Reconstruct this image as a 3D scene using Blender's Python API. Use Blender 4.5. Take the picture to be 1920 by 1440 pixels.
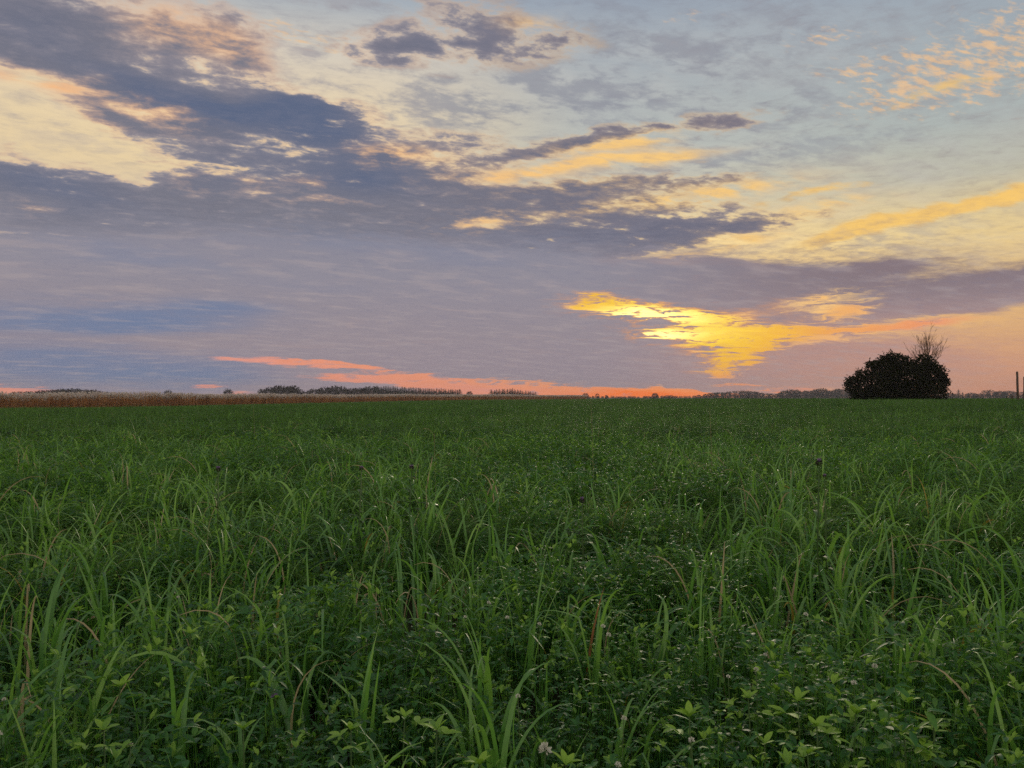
import bpy, math, random
import numpy as np
from mathutils import Vector, Matrix

# ------------------------------------------------------------------ start empty
for _o in list(bpy.data.objects):
    bpy.data.objects.remove(_o, do_unlink=True)
SC = bpy.context.scene
COL = SC.collection

# ------------------------------------------------------------------ camera
FPX = 1450.0            # focal length in photograph pixels (1920 wide)
HORIZON = 745.0         # row of the true horizon in the photograph
CAM_Z = 1.17
cam_d = bpy.data.cameras.new('camera')
cam = bpy.data.objects.new('camera', cam_d)
COL.objects.link(cam)
cam_d.sensor_width = 36.0
cam_d.lens = 36.0 * FPX / 1920.0
cam_d.clip_start = 0.05
cam_d.clip_end = 20000.0
cam.location = (0, 0, CAM_Z)
cam.rotation_euler = (math.radians(90) + math.atan((HORIZON - 720) / FPX), 0, 0)
SC.camera = cam

# ------------------------------------------------------------------ render look
SC.view_settings.view_transform = 'Standard'
SC.view_settings.look = 'None'
SC.view_settings.exposure = 0.0
SC.view_settings.gamma = 1.0
SC.view_settings.use_curve_mapping = False
SC.render.engine = 'CYCLES'
SC.cycles.max_bounces = 4
SC.cycles.diffuse_bounces = 1
SC.cycles.glossy_bounces = 2
SC.cycles.transmission_bounces = 4
SC.cycles.transparent_max_bounces = 6
SC.cycles.volume_bounces = 1
SC.cycles.use_adaptive_sampling = True
SC.cycles.adaptive_threshold = 0.01
SC.cycles.use_denoising = False
SC.cycles.denoiser = 'OPENIMAGEDENOISE'
SC.cycles.denoising_input_passes = 'RGB_ALBEDO_NORMAL'
SC.cycles.sample_clamp_indirect = 4.0

SUN_AZ = math.atan((1235 - 960) / FPX)
SUN_EL = math.radians(5.6)

# ------------------------------------------------------------------ world: evening sky
def lin(c):
    out = []
    for v in c[:3]:
        v = v / 255.0
        out.append(v / 12.92 if v <= 0.04045 else ((v + 0.055) / 1.055) ** 2.4)
    return tuple(out)

class Graph:
    """small helper: every call makes one shader node and returns its output socket"""
    def __init__(self, tree):
        self.t = tree
    def put(self, node, i, v):
        s = node.inputs[i]
        if isinstance(v, bpy.types.NodeSocket):
            self.t.links.new(v, s)
        else:
            s.default_value = v
    def math(self, op, a, b=0.0, c=0.0, clamp=False):
        n = self.t.nodes.new('ShaderNodeMath'); n.operation = op; n.use_clamp = clamp
        self.put(n, 0, a); self.put(n, 1, b); self.put(n, 2, c)
        return n.outputs[0]
    def vmath(self, op, a, b=None, c=None, out=0):
        n = self.t.nodes.new('ShaderNodeVectorMath'); n.operation = op
        self.put(n, 0, a)
        if b is not None: self.put(n, 1, b)
        if c is not None: self.put(n, 2, c)
        return n.outputs[out]
    def sep(self, v):
        n = self.t.nodes.new('ShaderNodeSeparateXYZ'); self.put(n, 0, v); return n.outputs
    def comb(self, x, y, z=0.0):
        n = self.t.nodes.new('ShaderNodeCombineXYZ')
        self.put(n, 0, x); self.put(n, 1, y); self.put(n, 2, z); return n.outputs[0]
    def noise(self, vec, scale, detail=6.0, rough=0.55, dist=0.0, out='Fac', lac=2.0):
        n = self.t.nodes.new('ShaderNodeTexNoise')
        n.inputs['Scale'].default_value = scale; n.inputs['Detail'].default_value = detail
        n.inputs['Roughness'].default_value = rough; n.inputs['Distortion'].default_value = dist
        n.inputs['Lacunarity'].default_value = lac
        self.put(n, 'Vector', vec); return n.outputs[out]
    def mapping(self, vec, loc=(0, 0, 0), rot=(0, 0, 0), scale=(1, 1, 1), kind='TEXTURE'):
        n = self.t.nodes.new('ShaderNodeMapping'); n.vector_type = kind
        n.inputs['Location'].default_value = loc; n.inputs['Rotation'].default_value = rot
        n.inputs['Scale'].default_value = scale
        self.put(n, 'Vector', vec); return n.outputs[0]
    def ramp(self, fac, stops, interp='LINEAR', srgb=True):
        n = self.t.nodes.new('ShaderNodeValToRGB'); n.color_ramp.interpolation = interp
        e = n.color_ramp.elements
        while len(e) < len(stops): e.new(0.5)
        for k, (p, c) in zip(e, sorted(stops, key=lambda s: s[0])):
            k.position = p; k.color = (*(lin(c) if srgb else c), 1)
        self.put(n, 0, fac); return n.outputs[0]
    def mix(self, fac, a, b, blend='MIX'):
        n = self.t.nodes.new('ShaderNodeMix'); n.data_type = 'RGBA'; n.blend_type = blend
        n.clamp_factor = True
        self.put(n, 0, fac); self.put(n, 6, a); self.put(n, 7, b); return n.outputs[2]
    def step(self, v, lo, hi, a=0.0, b=1.0):
        n = self.t.nodes.new('ShaderNodeMapRange'); n.interpolation_type = 'SMOOTHSTEP'
        self.put(n, 0, v); self.put(n, 1, lo); self.put(n, 2, hi); self.put(n, 3, a); self.put(n, 4, b)
        return n.outputs[0]
    def rng(self, v, lo, hi, a=0.0, b=1.0):
        n = self.t.nodes.new('ShaderNodeMapRange')
        self.put(n, 0, v); self.put(n, 1, lo); self.put(n, 2, hi); self.put(n, 3, a); self.put(n, 4, b)
        return n.outputs[0]

def sky_ae(px, py):
    """bearing and elevation (in units of 100 / FPX rad) of a point of the sky"""
    s = (px - 960) / FPX; t = (HORIZON - py) / FPX
    return (math.atan(s) * FPX / 100, math.atan(t / math.hypot(1, s)) * FPX / 100)

world = bpy.data.worlds.new('World')
SC.world = world
world.use_nodes = True
W = world.node_tree
W.nodes.clear()
g = Graph(W)

def build_sky():
    tc = W.nodes.new('ShaderNodeTexCoord').outputs['Generated']
    x, y, z = g.sep(tc)
    sky = W.nodes.new('ShaderNodeTexSky')
    sky.sky_type = 'NISHITA'; sky.sun_disc = False
    sky.sun_elevation = SUN_EL; sky.sun_rotation = SUN_AZ
    sky.air_density = 1.0; sky.dust_density = 2.0; sky.ozone_density = 1.5
    zc = g.math('MAXIMUM', z, 0.0)
    A = g.math('MULTIPLY', g.math('ARCTAN2', x, y), FPX / 100)
    E = g.math('MULTIPLY', g.math('ARCSINE', zc), FPX / 100)
    AE = g.comb(A, E, 1.0)
    # cloud-layer coordinates: a sheet overhead seen in perspective
    inv = g.math('DIVIDE', 1.0, g.math('ADD', zc, 0.11))
    P = g.vmath('SCALE', tc); W.links.new(inv, P.node.inputs['Scale'])
    P = g.mapping(P, rot=(0, 0, math.radians(-24)), scale=(1, 1, 0.0), kind='POINT')
    PS = g.mapping(P, scale=(0.62, 1.25, 1), kind='POINT')           # drawn out along the wind
    nbig = g.noise(PS, 1.7, 5, 0.55, 0.3)
    warp = g.noise(PS, 2.6, 5, 0.6, 0.0, out='Color')
    wob = g.vmath('SUBTRACT', warp, (0.5, 0.5, 0.5))
    amp = g.rng(E, 0.0, 6.0, 0.22, 1.0)
    wob = g.vmath('MULTIPLY', wob, (1.7, 0.85, 0))
    wv = g.vmath('SCALE', wob); W.links.new(amp, wv.node.inputs['Scale'])
    Q = g.vmath('ADD', AE, wv)                                          # z carries a 1 for the rotated strokes
    nfine = g.noise(PS, 6.0, 6, 0.56, 0.15)
    nmid = g.noise(g.mapping(P, scale=(0.9, 1.15, 1), loc=(3.1, 1.7, 0), kind='POINT'), 14.0, 8, 0.62, 0.2)
    # thin level streaks low in the sky
    ST = g.mapping(Q, scale=(0.5, 6.0, 1), kind='POINT')
    nstr = g.noise(ST, 1.0, 4, 0.65, 0.5)
    STF = g.mapping(Q, scale=(1.6, 15.0, 1), kind='POINT')
    nstf = g.noise(STF, 1.0, 3, 0.65, 0.8)
    N = {'n': nbig, 'f': nfine, 's': nstr}

    # Cloud masses are laid out as a sum of soft ellipses by bearing and elevation. Each sum is
    # separated into a few products of one-dimensional curves so that it stays cheap to evaluate.
    A_MAX, E_MAX, NK = 10.4, 8.6, 160
    ga = np.linspace(-A_MAX, A_MAX, NK); ge = np.linspace(0, 1, NK) ** 2 * E_MAX
    GA, GE = np.meshgrid(ga, ge, indexing='ij')
    smooth = lambda t: np.clip(t, 0, 1) ** 2 * (3 - 2 * np.clip(t, 0, 1))
    window = smooth((A_MAX - np.abs(GA)) / 1.6) * smooth((E_MAX - GE) / 1.1)
    qx, qy, _ = g.sep(Q)
    ta = g.rng(qx, -A_MAX, A_MAX)
    te = g.math('SQRT', g.math('MAXIMUM', g.math('DIVIDE', qy, E_MAX, clamp=True), 0.0))
    TA = g.comb(ta, ta, ta); TE = g.comb(te, te, te)

    def curves(vec, ys):
        n = W.nodes.new('ShaderNodeVectorCurve'); m = n.mapping; m.use_clip = False
        xs = np.linspace(0, 1, NK)
        for c, y in zip(m.curves, ys):
            c.points[0].location = (0.0, float(y[0])); c.points[1].location = (1.0, float(y[-1]))
            for xx, yy in zip(xs[1:-1], y[1:-1]):
                c.points.new(float(xx), float(yy))
            for p in c.points: p.handle_type = 'VECTOR'
        m.extend = 'HORIZONTAL'; m.update()
        g.put(n, 1, vec)
        return n.outputs[0]

    def field(strokes, start=0.0, tol=0.02):
        F = np.zeros_like(GA)
        for (px, py, rx, ry, ang, w) in strokes:
            a0, e0 = sky_ae(px, py)
            k = 1.0 / (1 + ((px - 960) / FPX) ** 2)
            sx, sy, th = rx / 100 * k, ry / 100 * math.sqrt(k), math.radians(ang)
            c, n = math.cos(th), math.sin(th)
            u = ((GA - a0) * c + (GE - e0) * n) / sx; v = (-(GA - a0) * n + (GE - e0) * c) / sy
            F += w * np.exp(-(u * u + v * v))
        F *= window
        U, S, V = np.linalg.svd(F)
        K = 3
        while np.abs((U[:, :K] * S[:K]) @ V[:K] - F).max() > tol * 3 and K < 36: K += 3
        acc = start
        for k in range(0, K, 3):
            r = [math.sqrt(S[k + j]) for j in range(3)]
            ca = curves(TA, [U[:, k + j] * r[j] for j in range(3)])
            ce = curves(TE, [V[k + j] * r[j] for j in range(3)])
            d = g.vmath('DOT_PRODUCT', ca, ce, out=1)
            acc = d if isinstance(acc, float) and acc == 0.0 else g.math('ADD', acc, d)
        return acc

    # --- clear sky behind the clouds: Nishita overhead, veil of evening light lower down
    eh = g.rng(E, 0.0, 7.6)
    R = lambda y: max(0.0, (HORIZON - y) / 760.0)
    right = g.ramp(eh, [(R(745), (203, 134, 112)), (R(690), (206, 148, 118)), (R(640), (214, 163, 116)),
                        (R(570), (234, 188, 120)), (R(490), (240, 208, 140)), (R(430), (222, 202, 154)), (R(390), (192, 189, 168)),
                        (R(310), (172, 182, 180)), (R(150), (160, 172, 182)), (R(0), (142, 157, 178))])
    left = g.ramp(eh, [(R(745), (190, 160, 168)), (R(600), (170, 160, 172)), (R(350), (240, 214, 168)),
                       (R(240), (238, 216, 178)), (R(150), (218, 208, 192)), (R(60), (168, 178, 188)),
                       (R(0), (150, 168, 188))])
    back = g.ramp(eh, [(0.0, (176, 170, 182)), (0.35, (202, 194, 196)), (1.0, (178, 190, 206))])
    base = g.mix(g.step(A, -3.0, 2.2), left, right)
    base = g.mix(g.step(y, 0.45, -0.35), base, back)
    nis = g.vmath('SCALE', sky.outputs[0]); nis.node.inputs['Scale'].default_value = 0.10
    base = g.mix(g.step(zc, 0.42, 0.95, 0.08, 0.8), base, nis)

    # --- pale high veil on the right
    veil = field([(1120, 150, 330, 85, 4, 0.9), (1800, 300, 260, 60, 12, .55), (1250, 300, 260, 40, 6, .5),
                  (1780, 470, 240, 50, 8, .5), (1500, 110, 200, 70, 0, .3)])
    va = g.math('MULTIPLY', veil, g.rng(nfine, 0.34, 0.66, 0.15, 1.0), clamp=True)
    base = g.mix(g.math('MULTIPLY', va, 0.75), base, (*lin((193, 192, 188)), 1))

    # --- small lit puffs high on the right, golden bar lower down
    PF = g.noise(g.mapping(P, rot=(0, 0, math.radians(30)), scale=(0.62, 1.5, 1), kind='POINT'), 30.0, 6, 0.58, 0.2)
    puff = field([(1780, 105, 190, 70, 8, 1.0), (1690, 170, 120, 26, 14, .45), (1850, 160, 110, 40, 10, .5),
                  (1545, 55, 70, 12, 0, .75), (1310, 22, 80, 16, 0, .55), (1600, 112, 90, 16, 0, .6),
                  (1900, 60, 60, 40, 0, .5), (1430, 75, 160, 40, 0, .18),
                  (620, 92, 60, 22, 0, .8), (510, 50, 60, 18, 0, .8), (540, 68, 40, 10, 0, .5)])
    pa = g.step(g.math('MULTIPLY_ADD', PF, 2.4, g.math('MULTIPLY', g.math('MINIMUM', puff, 1.0), 0.5)), 1.45, 2.0)
    base = g.mix(g.math('MULTIPLY', g.math('MULTIPLY', pa, .82), g.step(puff, 0.05, 0.6)), base, (*lin((238, 196, 148)), 1))
    bar = field([(1760, 398, 230, 13, 10, 1.35), (1600, 428, 110, 16, 10, .95), (1900, 372, 90, 11, 10, .9),
                 (1745, 168, 100, 12, 15, .75), (1850, 130, 80, 8, 5, .4),
                 (1560, 352, 90, 8, 4, .7), (1480, 372, 120, 10, 4, .6), (1400, 345, 90, 8, 3, .4)])
    ba = g.step(g.math('MULTIPLY_ADD', nfine, 1.2, g.math('MULTIPLY_ADD', nmid, 1.2, bar)), 1.5, 2.2)
    base = g.mix(ba, base, (*lin((250, 203, 114)), 1))

    mot = field([(560, 150, 260, 70, -6, .9), (150, 235, 200, 60, 0, .45), (1000, 130, 260, 90, 4, .9), (820, 190, 200, 40, 4, .8), (1250, 150, 260, 70, 6, .7), (700, 60, 160, 60, 0, .7), (880, 60, 230, 80, -5, 1.3), (1380, 214, 220, 26, 6, 1.0),
                 (1350, 290, 240, 40, 6, .5), (1650, 250, 200, 50, 10, .4), (1600, 460, 260, 30, 8, .5), (1100, 330, 300, 50, 2, .8), (1480, 40, 220, 60, 0, .4)])
    mm = g.math('MULTIPLY', g.math('MULTIPLY', mot, 1.0, clamp=True), g.step(g.math('MULTIPLY_ADD', nmid, .8, nfine), .80, 1.06))
    mcol = g.mix(g.step(A, -5.0, -0.5), (*lin((176, 168, 168)), 1), (*lin((140, 144, 156)), 1))
    base = g.mix(g.math('MULTIPLY', mm, .72), base, mcol)
    # --- middle deck: density from placed masses, edges lit warm, cores blue grey
    D = field([
        # upper left bank
        (60, 65, 230, 80, -6, .80), (330, 95, 230, 75, -12, .54), (480, 125, 130, 32, -14, .44), (80, 110, 140, 24, -4, .3),
        (30, 20, 150, 60, 0, .15), (420, 30, 90, 30, -10, .25),
        (275, 168, 120, 22, -18, .80), (400, 200, 70, 20, -16, .70), (290, 225, 130, 34, -8, .38), (190, 225, 60, 20, 0, .25),
        # central dark mass
        (600, 240, 95, 42, 0, 1.0), (520, 205, 110, 26, 8, .60), (660, 225, 60, 26, 10, .4), (440, 240, 60, 40, 0, .45),
        (690, 330, 110, 40, 0, .85), (500, 300, 120, 30, -4, .45), (420, 345, 170, 26, 0, .55), (380, 295, 90, 14, 0, .35),
        (830, 270, 130, 18, 12, .5), (970, 288, 180, 20, 9, .62), (790, 350, 110, 36, 0, .5), (800, 250, 90, 12, 4, .25),
        # dark wisps top centre
        (850, 115, 240, 40, -4, .36), (870, 28, 200, 46, -8, .42), (1020, 100, 160, 36, 0, .26), (700, 80, 110, 36, -15, .24), (750, 105, 90, 16, 10, .35),
        (790, 205, 120, 12, 4, .25), (700, 180, 60, 12, 0, .2), (1010, 60, 90, 20, 0, .2), (700, 45, 90, 30, -10, .22),
        # long bar to the right
        (1250, 234, 200, 10, 8, .80), (1430, 214, 140, 11, 5, .60), (1080, 262, 110, 14, 10, .5),
        (1310, 297, 110, 6, 9, .35), (1330, 250, 120, 8, 5, .2),
        # left purple deck
        (60, 350, 150, 40, -8, .85), (190, 355, 90, 30, 0, .5), (0, 325, 60, 22, 0, .4), (140, 298, 50, 7, 0, .5), (235, 300, 60, 5, 0, .3), (5, 265, 22, 16, 0, .4),
        (250, 430, 500, 55, 0, .85), (620, 410, 330, 55, 0, .85), (900, 395, 240, 36, 2, .42), (310, 370, 100, 24, 0, .4),
        (1120, 365, 270, 26, 2, .68), (1390, 326, 130, 12, 2, .70), (1350, 378, 200, 18, 4, .68), (1190, 335, 170, 14, 3, .45), (900, 350, 120, 22, 0, .3),
        # grey bank above the bright gap
        (1150, 450, 290, 32, 5, .95), (1400, 418, 190, 22, 6, .85), (1540, 406, 80, 13, 6, .45), (950, 470, 260, 50, 0, .8),
        # clear places
        (100, 255, 140, 34, 0, -.30), (195, 205, 60, 22, -20, .42), (150, 262, 70, 12, 0, .22), (60, 195, 90, 18, 0, -.3), (255, 250, 60, 22, 0, .35), (330, 255, 70, 24, 0, .25), (40, 235, 60, 12, 0, .15), (90, 150, 100, 13, 0, -.9), (590, 150, 150, 34, -6, -.6), (230, 330, 50, 14, -25, -.7),
        (1500, 470, 420, 30, 8, -.8), (1700, 300, 420, 110, 10, -1.0), (1750, 80, 260, 110, 0, -.9),
        (1150, 150, 280, 60, 6, -.45), (640, 20, 100, 36, 0, -.6), (880, 190, 160, 20, 4, -.3), (1230, 490, 110, 9, 6, -.6), (905, 418, 80, 14, 6, -.75),
        (905, 502, 34, 7, 5, -.6), (540, 462, 30, 24, 20, -.35), (470, 345, 30, 8, 0, -.5), (585, 342, 28, 9, 0, -.5), (460, 362, 34, 6, 0, -.45), (620, 376, 70, 9, 0, -.35),
        (1040, 524, 60, 6, 3, -.6), (820, 480, 30, 6, 0, -.35), (60, 384, 26, 9, 0, -.4), (1000, 330, 200, 10, 2, -.35), (1140, 270, 130, 16, 6, -.45), (1090, 300, 130, 10, 4, -.4)], -0.05)
    D = g.math('MINIMUM', D, 0.85)
    tex = g.math('MULTIPLY_ADD', g.math('SUBTRACT', nmid, 0.5), 1.75, g.math('MULTIPLY', g.math('SUBTRACT', nfine, 0.5), 1.3))
    tex = g.math('MULTIPLY', tex, g.rng(D, -0.05, 0.35, 0.12, 1.0))
    D = g.math('MULTIPLY_ADD', g.math('SUBTRACT', nbig, 0.5), 0.35, g.math('ADD', D, tex))
    D = g.math('ADD', D, g.step(zc, 0.5, 0.75, 0.0, 0.34))
    D = g.math('ADD', D, g.step(y, 0.62, 0.2, 0.0, 0.34))
    core = field([(600, 245, 120, 50, 0, 1.0), (275, 168, 120, 24, -18, .8), (400, 205, 80, 20, -14, .9), (520, 205, 100, 22, 8, .8), (690, 335, 100, 30, 0, .8),
                  (100, 345, 150, 30, -8, .7), (420, 320, 160, 30, 0, .5), (840, 60, 160, 90, -6, .35), (900, 470, 200, 40, 0, .25), (30, 30, 120, 60, 0, .35),
                  (1150, 440, 240, 26, 4, .3), (250, 440, 260, 30, 0, .2), (1460, 212, 80, 12, 4, .25)])
    lit = field([(90, 152, 130, 16, 0, 1.0), (280, 30, 90, 40, -10, .6), (400, 70, 90, 26, -10, .5), (300, 210, 90, 20, -10, .7), (190, 215, 60, 22, 0, .5), (450, 100, 80, 30, -10, .4),
                 (1000, 18, 60, 10, 0, .3), (985, 36, 50, 9, 0, .9), (770, 290, 80, 14, 0, .9), (700, 295, 50, 14, 0, .6), (1140, 268, 130, 10, 6, 1.1), (1100, 300, 170, 8, 4, 1.0),
                 (960, 325, 150, 10, 3, .9), (1250, 290, 110, 8, 5, .9), (1380, 350, 160, 20, 3, .8), (1180, 385, 160, 14, 3, .6), (1080, 345, 160, 14, 3, .5), (1560, 385, 120, 14, 4, .9),
                 (1400, 450, 130, 14, 6, .9), (1240, 488, 100, 8, 6, 1.0), (900, 415, 90, 16, 6, .9), (905, 502, 36, 8, 5, .8), (540, 462, 30, 26, 20, .5), (1040, 524, 60, 8, 3, .9),
                 (610, 380, 80, 14, 0, .4), (585, 342, 36, 12, 0, .5), (470, 350, 40, 14, 0, .4), (1230, 260, 60, 10, 6, .5), (360, 345, 40, 14, 0, .3), (60, 384, 30, 10, 0, .4)])
    side = g.step(A, -4.5, 3.0)
    thick_l = g.ramp(D, [(.06, (222, 205, 184)), (.22, (190, 176, 170)), (.40, (158, 150, 155)), (.60, (136, 132, 142)), (.9, (118, 118, 131))])
    thick_r = g.ramp(D, [(.06, (214, 200, 176)), (.22, (186, 170, 158)), (.40, (150, 140, 143)), (.60, (126, 120, 130)), (.9, (113, 111, 125))])
    thick = g.mix(side, thick_l, thick_r)
    thick = g.mix(g.step(y, 0.3, -0.4), thick, (*lin((216, 206, 198)), 1))      # cloud opposite the sun is lit from the front
    thick = g.mix(g.math('MULTIPLY', core, g.step(D, .25, .75), clamp=True), thick, (*lin((92, 104, 131)), 1))
    litc = g.mix(side, (*lin((243, 188, 138)), 1), (*lin((252, 206, 128)), 1))
    la2 = g.math('MULTIPLY', g.math('MULTIPLY', lit, 1.25), g.step(D, .95, .2), clamp=True)
    rim = g.math('MULTIPLY', g.step(D, .04, .2), g.step(D, .46, .22))
    thick = g.mix(g.math('MULTIPLY', rim, .5), thick, litc)
    thick = g.mix(la2, thick, litc)
    da = g.step(D, 0.0, 0.58)
    col = g.mix(g.math('MAXIMUM', da, g.math('MULTIPLY', la2, g.step(nfine, .36, .56))), base, thick)

    # --- low sheet: lilac cloud over the horizon, torn open towards the sun
    L = field([(200, 575, 620, 105, 0, 1.2), (760, 600, 420, 105, 0, 1.2), (200, 690, 520, 70, 0, 1.1), (1080, 640, 260, 100, 0, 1.15),
               (1230, 520, 330, 30, 0, 1.0), (1430, 548, 230, 26, 4, .85), (1760, 560, 200, 34, 5, .95), (1900, 535, 120, 26, 8, .7), (1600, 510, 110, 10, 5, .75),
               (1590, 665, 200, 38, 0, .55), (1230, 690, 200, 34, 0, .8), (1420, 690, 90, 40, 0, .35), (1520, 600, 100, 12, 0, .5), (1430, 600, 60, 14, 0, .5),
               (640, 505, 380, 42, 0, .55), (1650, 618, 130, 6, 0, .25), (1560, 705, 300, 40, 0, .5), (1400, 722, 160, 30, 0, .3)], 0.0)
    G = field([(1140, 574, 60, 8, -6, 1.0), (1245, 590, 115, 13, -5, 1.5), (1275, 626, 78, 12, -4, 1.35), (1375, 638, 84, 24, -4, 1.0), (1375, 674, 60, 20, 0, 1.0),
               (1350, 698, 40, 9, 0, .85), (1385, 724, 46, 5, 0, .95), (1480, 732, 60, 5, 0, .7), (1440, 622, 100, 12, 2, .6), (1650, 612, 170, 9, 3, .8), (1500, 640, 120, 6, 2, .4), (1590, 585, 80, 14, 10, .45),
               (1110, 556, 50, 6, 0, .7), (1540, 560, 50, 14, 8, .35),
               (540, 678, 140, 7, -3, 1.25), (640, 686, 80, 4, -5, 1.0), (860, 717, 220, 12, -3, 1.4), (700, 710, 100, 7, -2, .9), (1060, 731, 190, 10, -2, 1.4), (1190, 738, 150, 8, -1, 1.4),
               (860, 748, 240, 12, 0, .9), (60, 733, 130, 8, -2, 1.3), (380, 723, 50, 4, 0, 1.0), (430, 738, 60, 4, 0, .6), (1310, 742, 80, 6, 0, .5), (770, 672, 70, 3, 0, .5)])
    a0, e0 = sky_ae(1238, 606)
    sd = g.vmath('LENGTH', g.vmath('MULTIPLY_ADD', AE, (1 / 2.3, 1 / .95, 0), (-a0 / 2.3, -e0 / .95, 0)), out=1)
    sn = g.math('MULTIPLY_ADD', nstr, 0.6, g.math('MULTIPLY', nstf, 1.2))
    L = g.math('MINIMUM', L, 1.0)
    Gc = g.math('MINIMUM', G, 0.97)
    LG = g.math('SUBTRACT', L, g.math('MULTIPLY', Gc, 1.12))
    LG = g.math('MULTIPLY_ADD', g.math('SUBTRACT', sn, 0.9), g.math('MULTIPLY', g.rng(G, 0.0, 0.7, 0.6, 4.2), g.step(sd, 1.2, 2.4, 1.0, .55)), LG)
    LG = g.math('MULTIPLY_ADD', g.math('SUBTRACT', nmid, 0.5), 0.5, LG)
    la = g.step(LG, -0.12, 0.60)
    lcol = g.ramp(g.rng(E, 0.0, 4.5), [(0.0, (152, 137, 147)), (.25, (151, 140, 148)), (.5, (144, 140, 152)), (.75, (135, 135, 150)), (1.0, (130, 130, 146))])
    warm = g.step(A, 1.0, 7.0)
    lcol = g.mix(g.math('MULTIPLY', warm, g.step(E, 2.4, 0.2)), lcol, (*lin((196, 146, 128)), 1))
    lcol = g.mix(g.math('MULTIPLY', warm, g.step(E, 1.0, 2.2)), lcol, (*lin((134, 118, 124)), 1))
    blue = field([(190, 600, 380, 40, 1, .85), (420, 575, 120, 18, 3, .45), (120, 690, 400, 56, 0, .8), (400, 705, 170, 30, 0, .35),
                  (230, 480, 220, 30, -3, .45), (600, 440, 170, 34, 0, .4), (900, 480, 200, 34, 0, .4), (620, 540, 200, 20, 0, .25), (330, 640, 300, 12, 0, -.45)], 0.0)
    blue = g.math('MULTIPLY_ADD', g.math('SUBTRACT', nbig, .5), .5, blue)
    lcol = g.mix(g.step(blue, .12, 1.0, 0.0, .95), lcol, (*lin((110, 126, 158)), 1))
    lcol = g.mix(g.step(nfine, .46, .70, 0.0, .38), lcol, (*lin((176, 162, 162)), 1))
    lcol = g.mix(g.step(nmid, .50, .34, 0.0, .22), lcol, (*lin((122, 122, 144)), 1))
    lcol = g.mix(g.math('MULTIPLY', g.step(nstr, .55, .75, 0.0, .25), g.step(E, 3.4, .8)), lcol, (*lin((186, 160, 152)), 1))
    # light in the gaps: by bearing from the sun
    gap = g.ramp(g.rng(sd, 0.0, 4.0), [(0.0, (255, 228, 70)), (.10, (255, 216, 44)), (.22, (254, 196, 56)), (.32, (248, 176, 92)), (.5, (243, 156, 116)), (.75, (238, 152, 124)), (1.0, (222, 162, 160))])
    red = g.step(E, .62, .12)
    gap = g.mix(g.math('MULTIPLY', red, .8), gap, g.mix(g.step(sd, .4, 2.0), (*lin((252, 146, 62)), 1), g.mix(g.step(nstr, .4, .62), (*lin((226, 148, 134)), 1), (*lin((242, 150, 120)), 1))))
    hot = field([(1205, 590, 90, 11, -3, 1.2), (1235, 628, 56, 9, -3, 1.2), (1240, 736, 60, 5, -1, .25), (1290, 610, 120, 30, -4, .2)])
    gap = g.mix(g.math('MULTIPLY', hot, 1.0, clamp=True), gap, (2.0, 1.65, 0.55, 1))
    gap = g.mix(g.step(nstf, .38, .62, .22, 0.0), gap, (*lin((214, 136, 90)), 1))
    glow = field([(1205, 739, 120, 9, 0, 1.0), (1200, 741, 240, 12, 0, .35)])
    gap = g.mix(g.math('MULTIPLY', glow, .85, clamp=True), gap, (*lin((255, 122, 36)), 1))
    edge = g.math('MULTIPLY', g.step(LG, .95, .2), g.step(sd, 1.5, .3))
    lcol = g.mix(g.math('MULTIPLY', edge, .8), lcol, (*lin((236, 158, 84)), 1))
    dg = g.step(G, 0.10, 0.60)
    under = g.mix(dg, col, gap)
    col = g.mix(la, under, lcol)
    bg = W.nodes.new('ShaderNodeBackground')
    W.links.new(col, bg.inputs[0])
    bg.inputs[1].default_value = 1.0
    world.cycles.sampling_method = 'NONE'
    out = W.nodes.new('ShaderNodeOutputWorld')
    W.links.new(bg.outputs[0], out.inputs[0])
build_sky()

# ------------------------------------------------------------------ the sun, low and veiled by cloud
sun_d = bpy.data.lights.new('sun', 'SUN')
sun_d.energy = 0.85
sun_d.angle = math.radians(22)
sun_d.color = (1.0, 0.86, 0.62)
sun = bpy.data.objects.new('sun', sun_d)
COL.objects.link(sun)
sun.rotation_euler = Vector((-math.sin(SUN_AZ) * math.cos(SUN_EL), -math.cos(SUN_AZ) * math.cos(SUN_EL), -math.sin(SUN_EL))).to_track_quat('-Z', 'Y').to_euler()

# ------------------------------------------------------------------ helpers
RNG = np.random.default_rng(7)
random.seed(7)
def U(a, b): return random.uniform(a, b)
def sm(t):
    t = np.clip(t, 0.0, 1.0)
    return t * t * (3 - 2 * t)

def terrain(x, y):
    x = np.asarray(x, float); y = np.asarray(y, float)
    h = -1.0 * sm(-x / 75.0) * sm((y - 25) / 70.0)
    h = h + 0.42 * sm((x - 2) / 22.0) * sm((y - 8) / 45.0) * (1 - 0.6 * sm((y - 80) / 150.0))
    h = h - 0.35 * sm((y - 150) / 200.0)
    h = h + 0.035 * np.sin(x * 0.61 + 1.3) * np.sin(y * 0.53 + 0.4) * sm((y - 2) / 6.0)
    return h
def tz(x, y): return float(terrain(x, y))

def spot(px, py, up=0.0):
    """where the sight line of a photograph point meets the land (plus a height): a place in metres"""
    s = (px - 960) / FPX; t = (HORIZON - py) / FPX
    d = 0.5
    while d < 900:
        if CAM_Z + t * d <= tz(s * d, d) + up: break
        d *= 1.01
    return s * d, d

def at(px, d): return ((px - 960) / FPX * d, d)

# materials -----------------------------------------------------------------
def new_mat(name):
    m = bpy.data.materials.new(name); m.use_nodes = True
    m.node_tree.nodes.clear()
    return m, Graph(m.node_tree)

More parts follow.
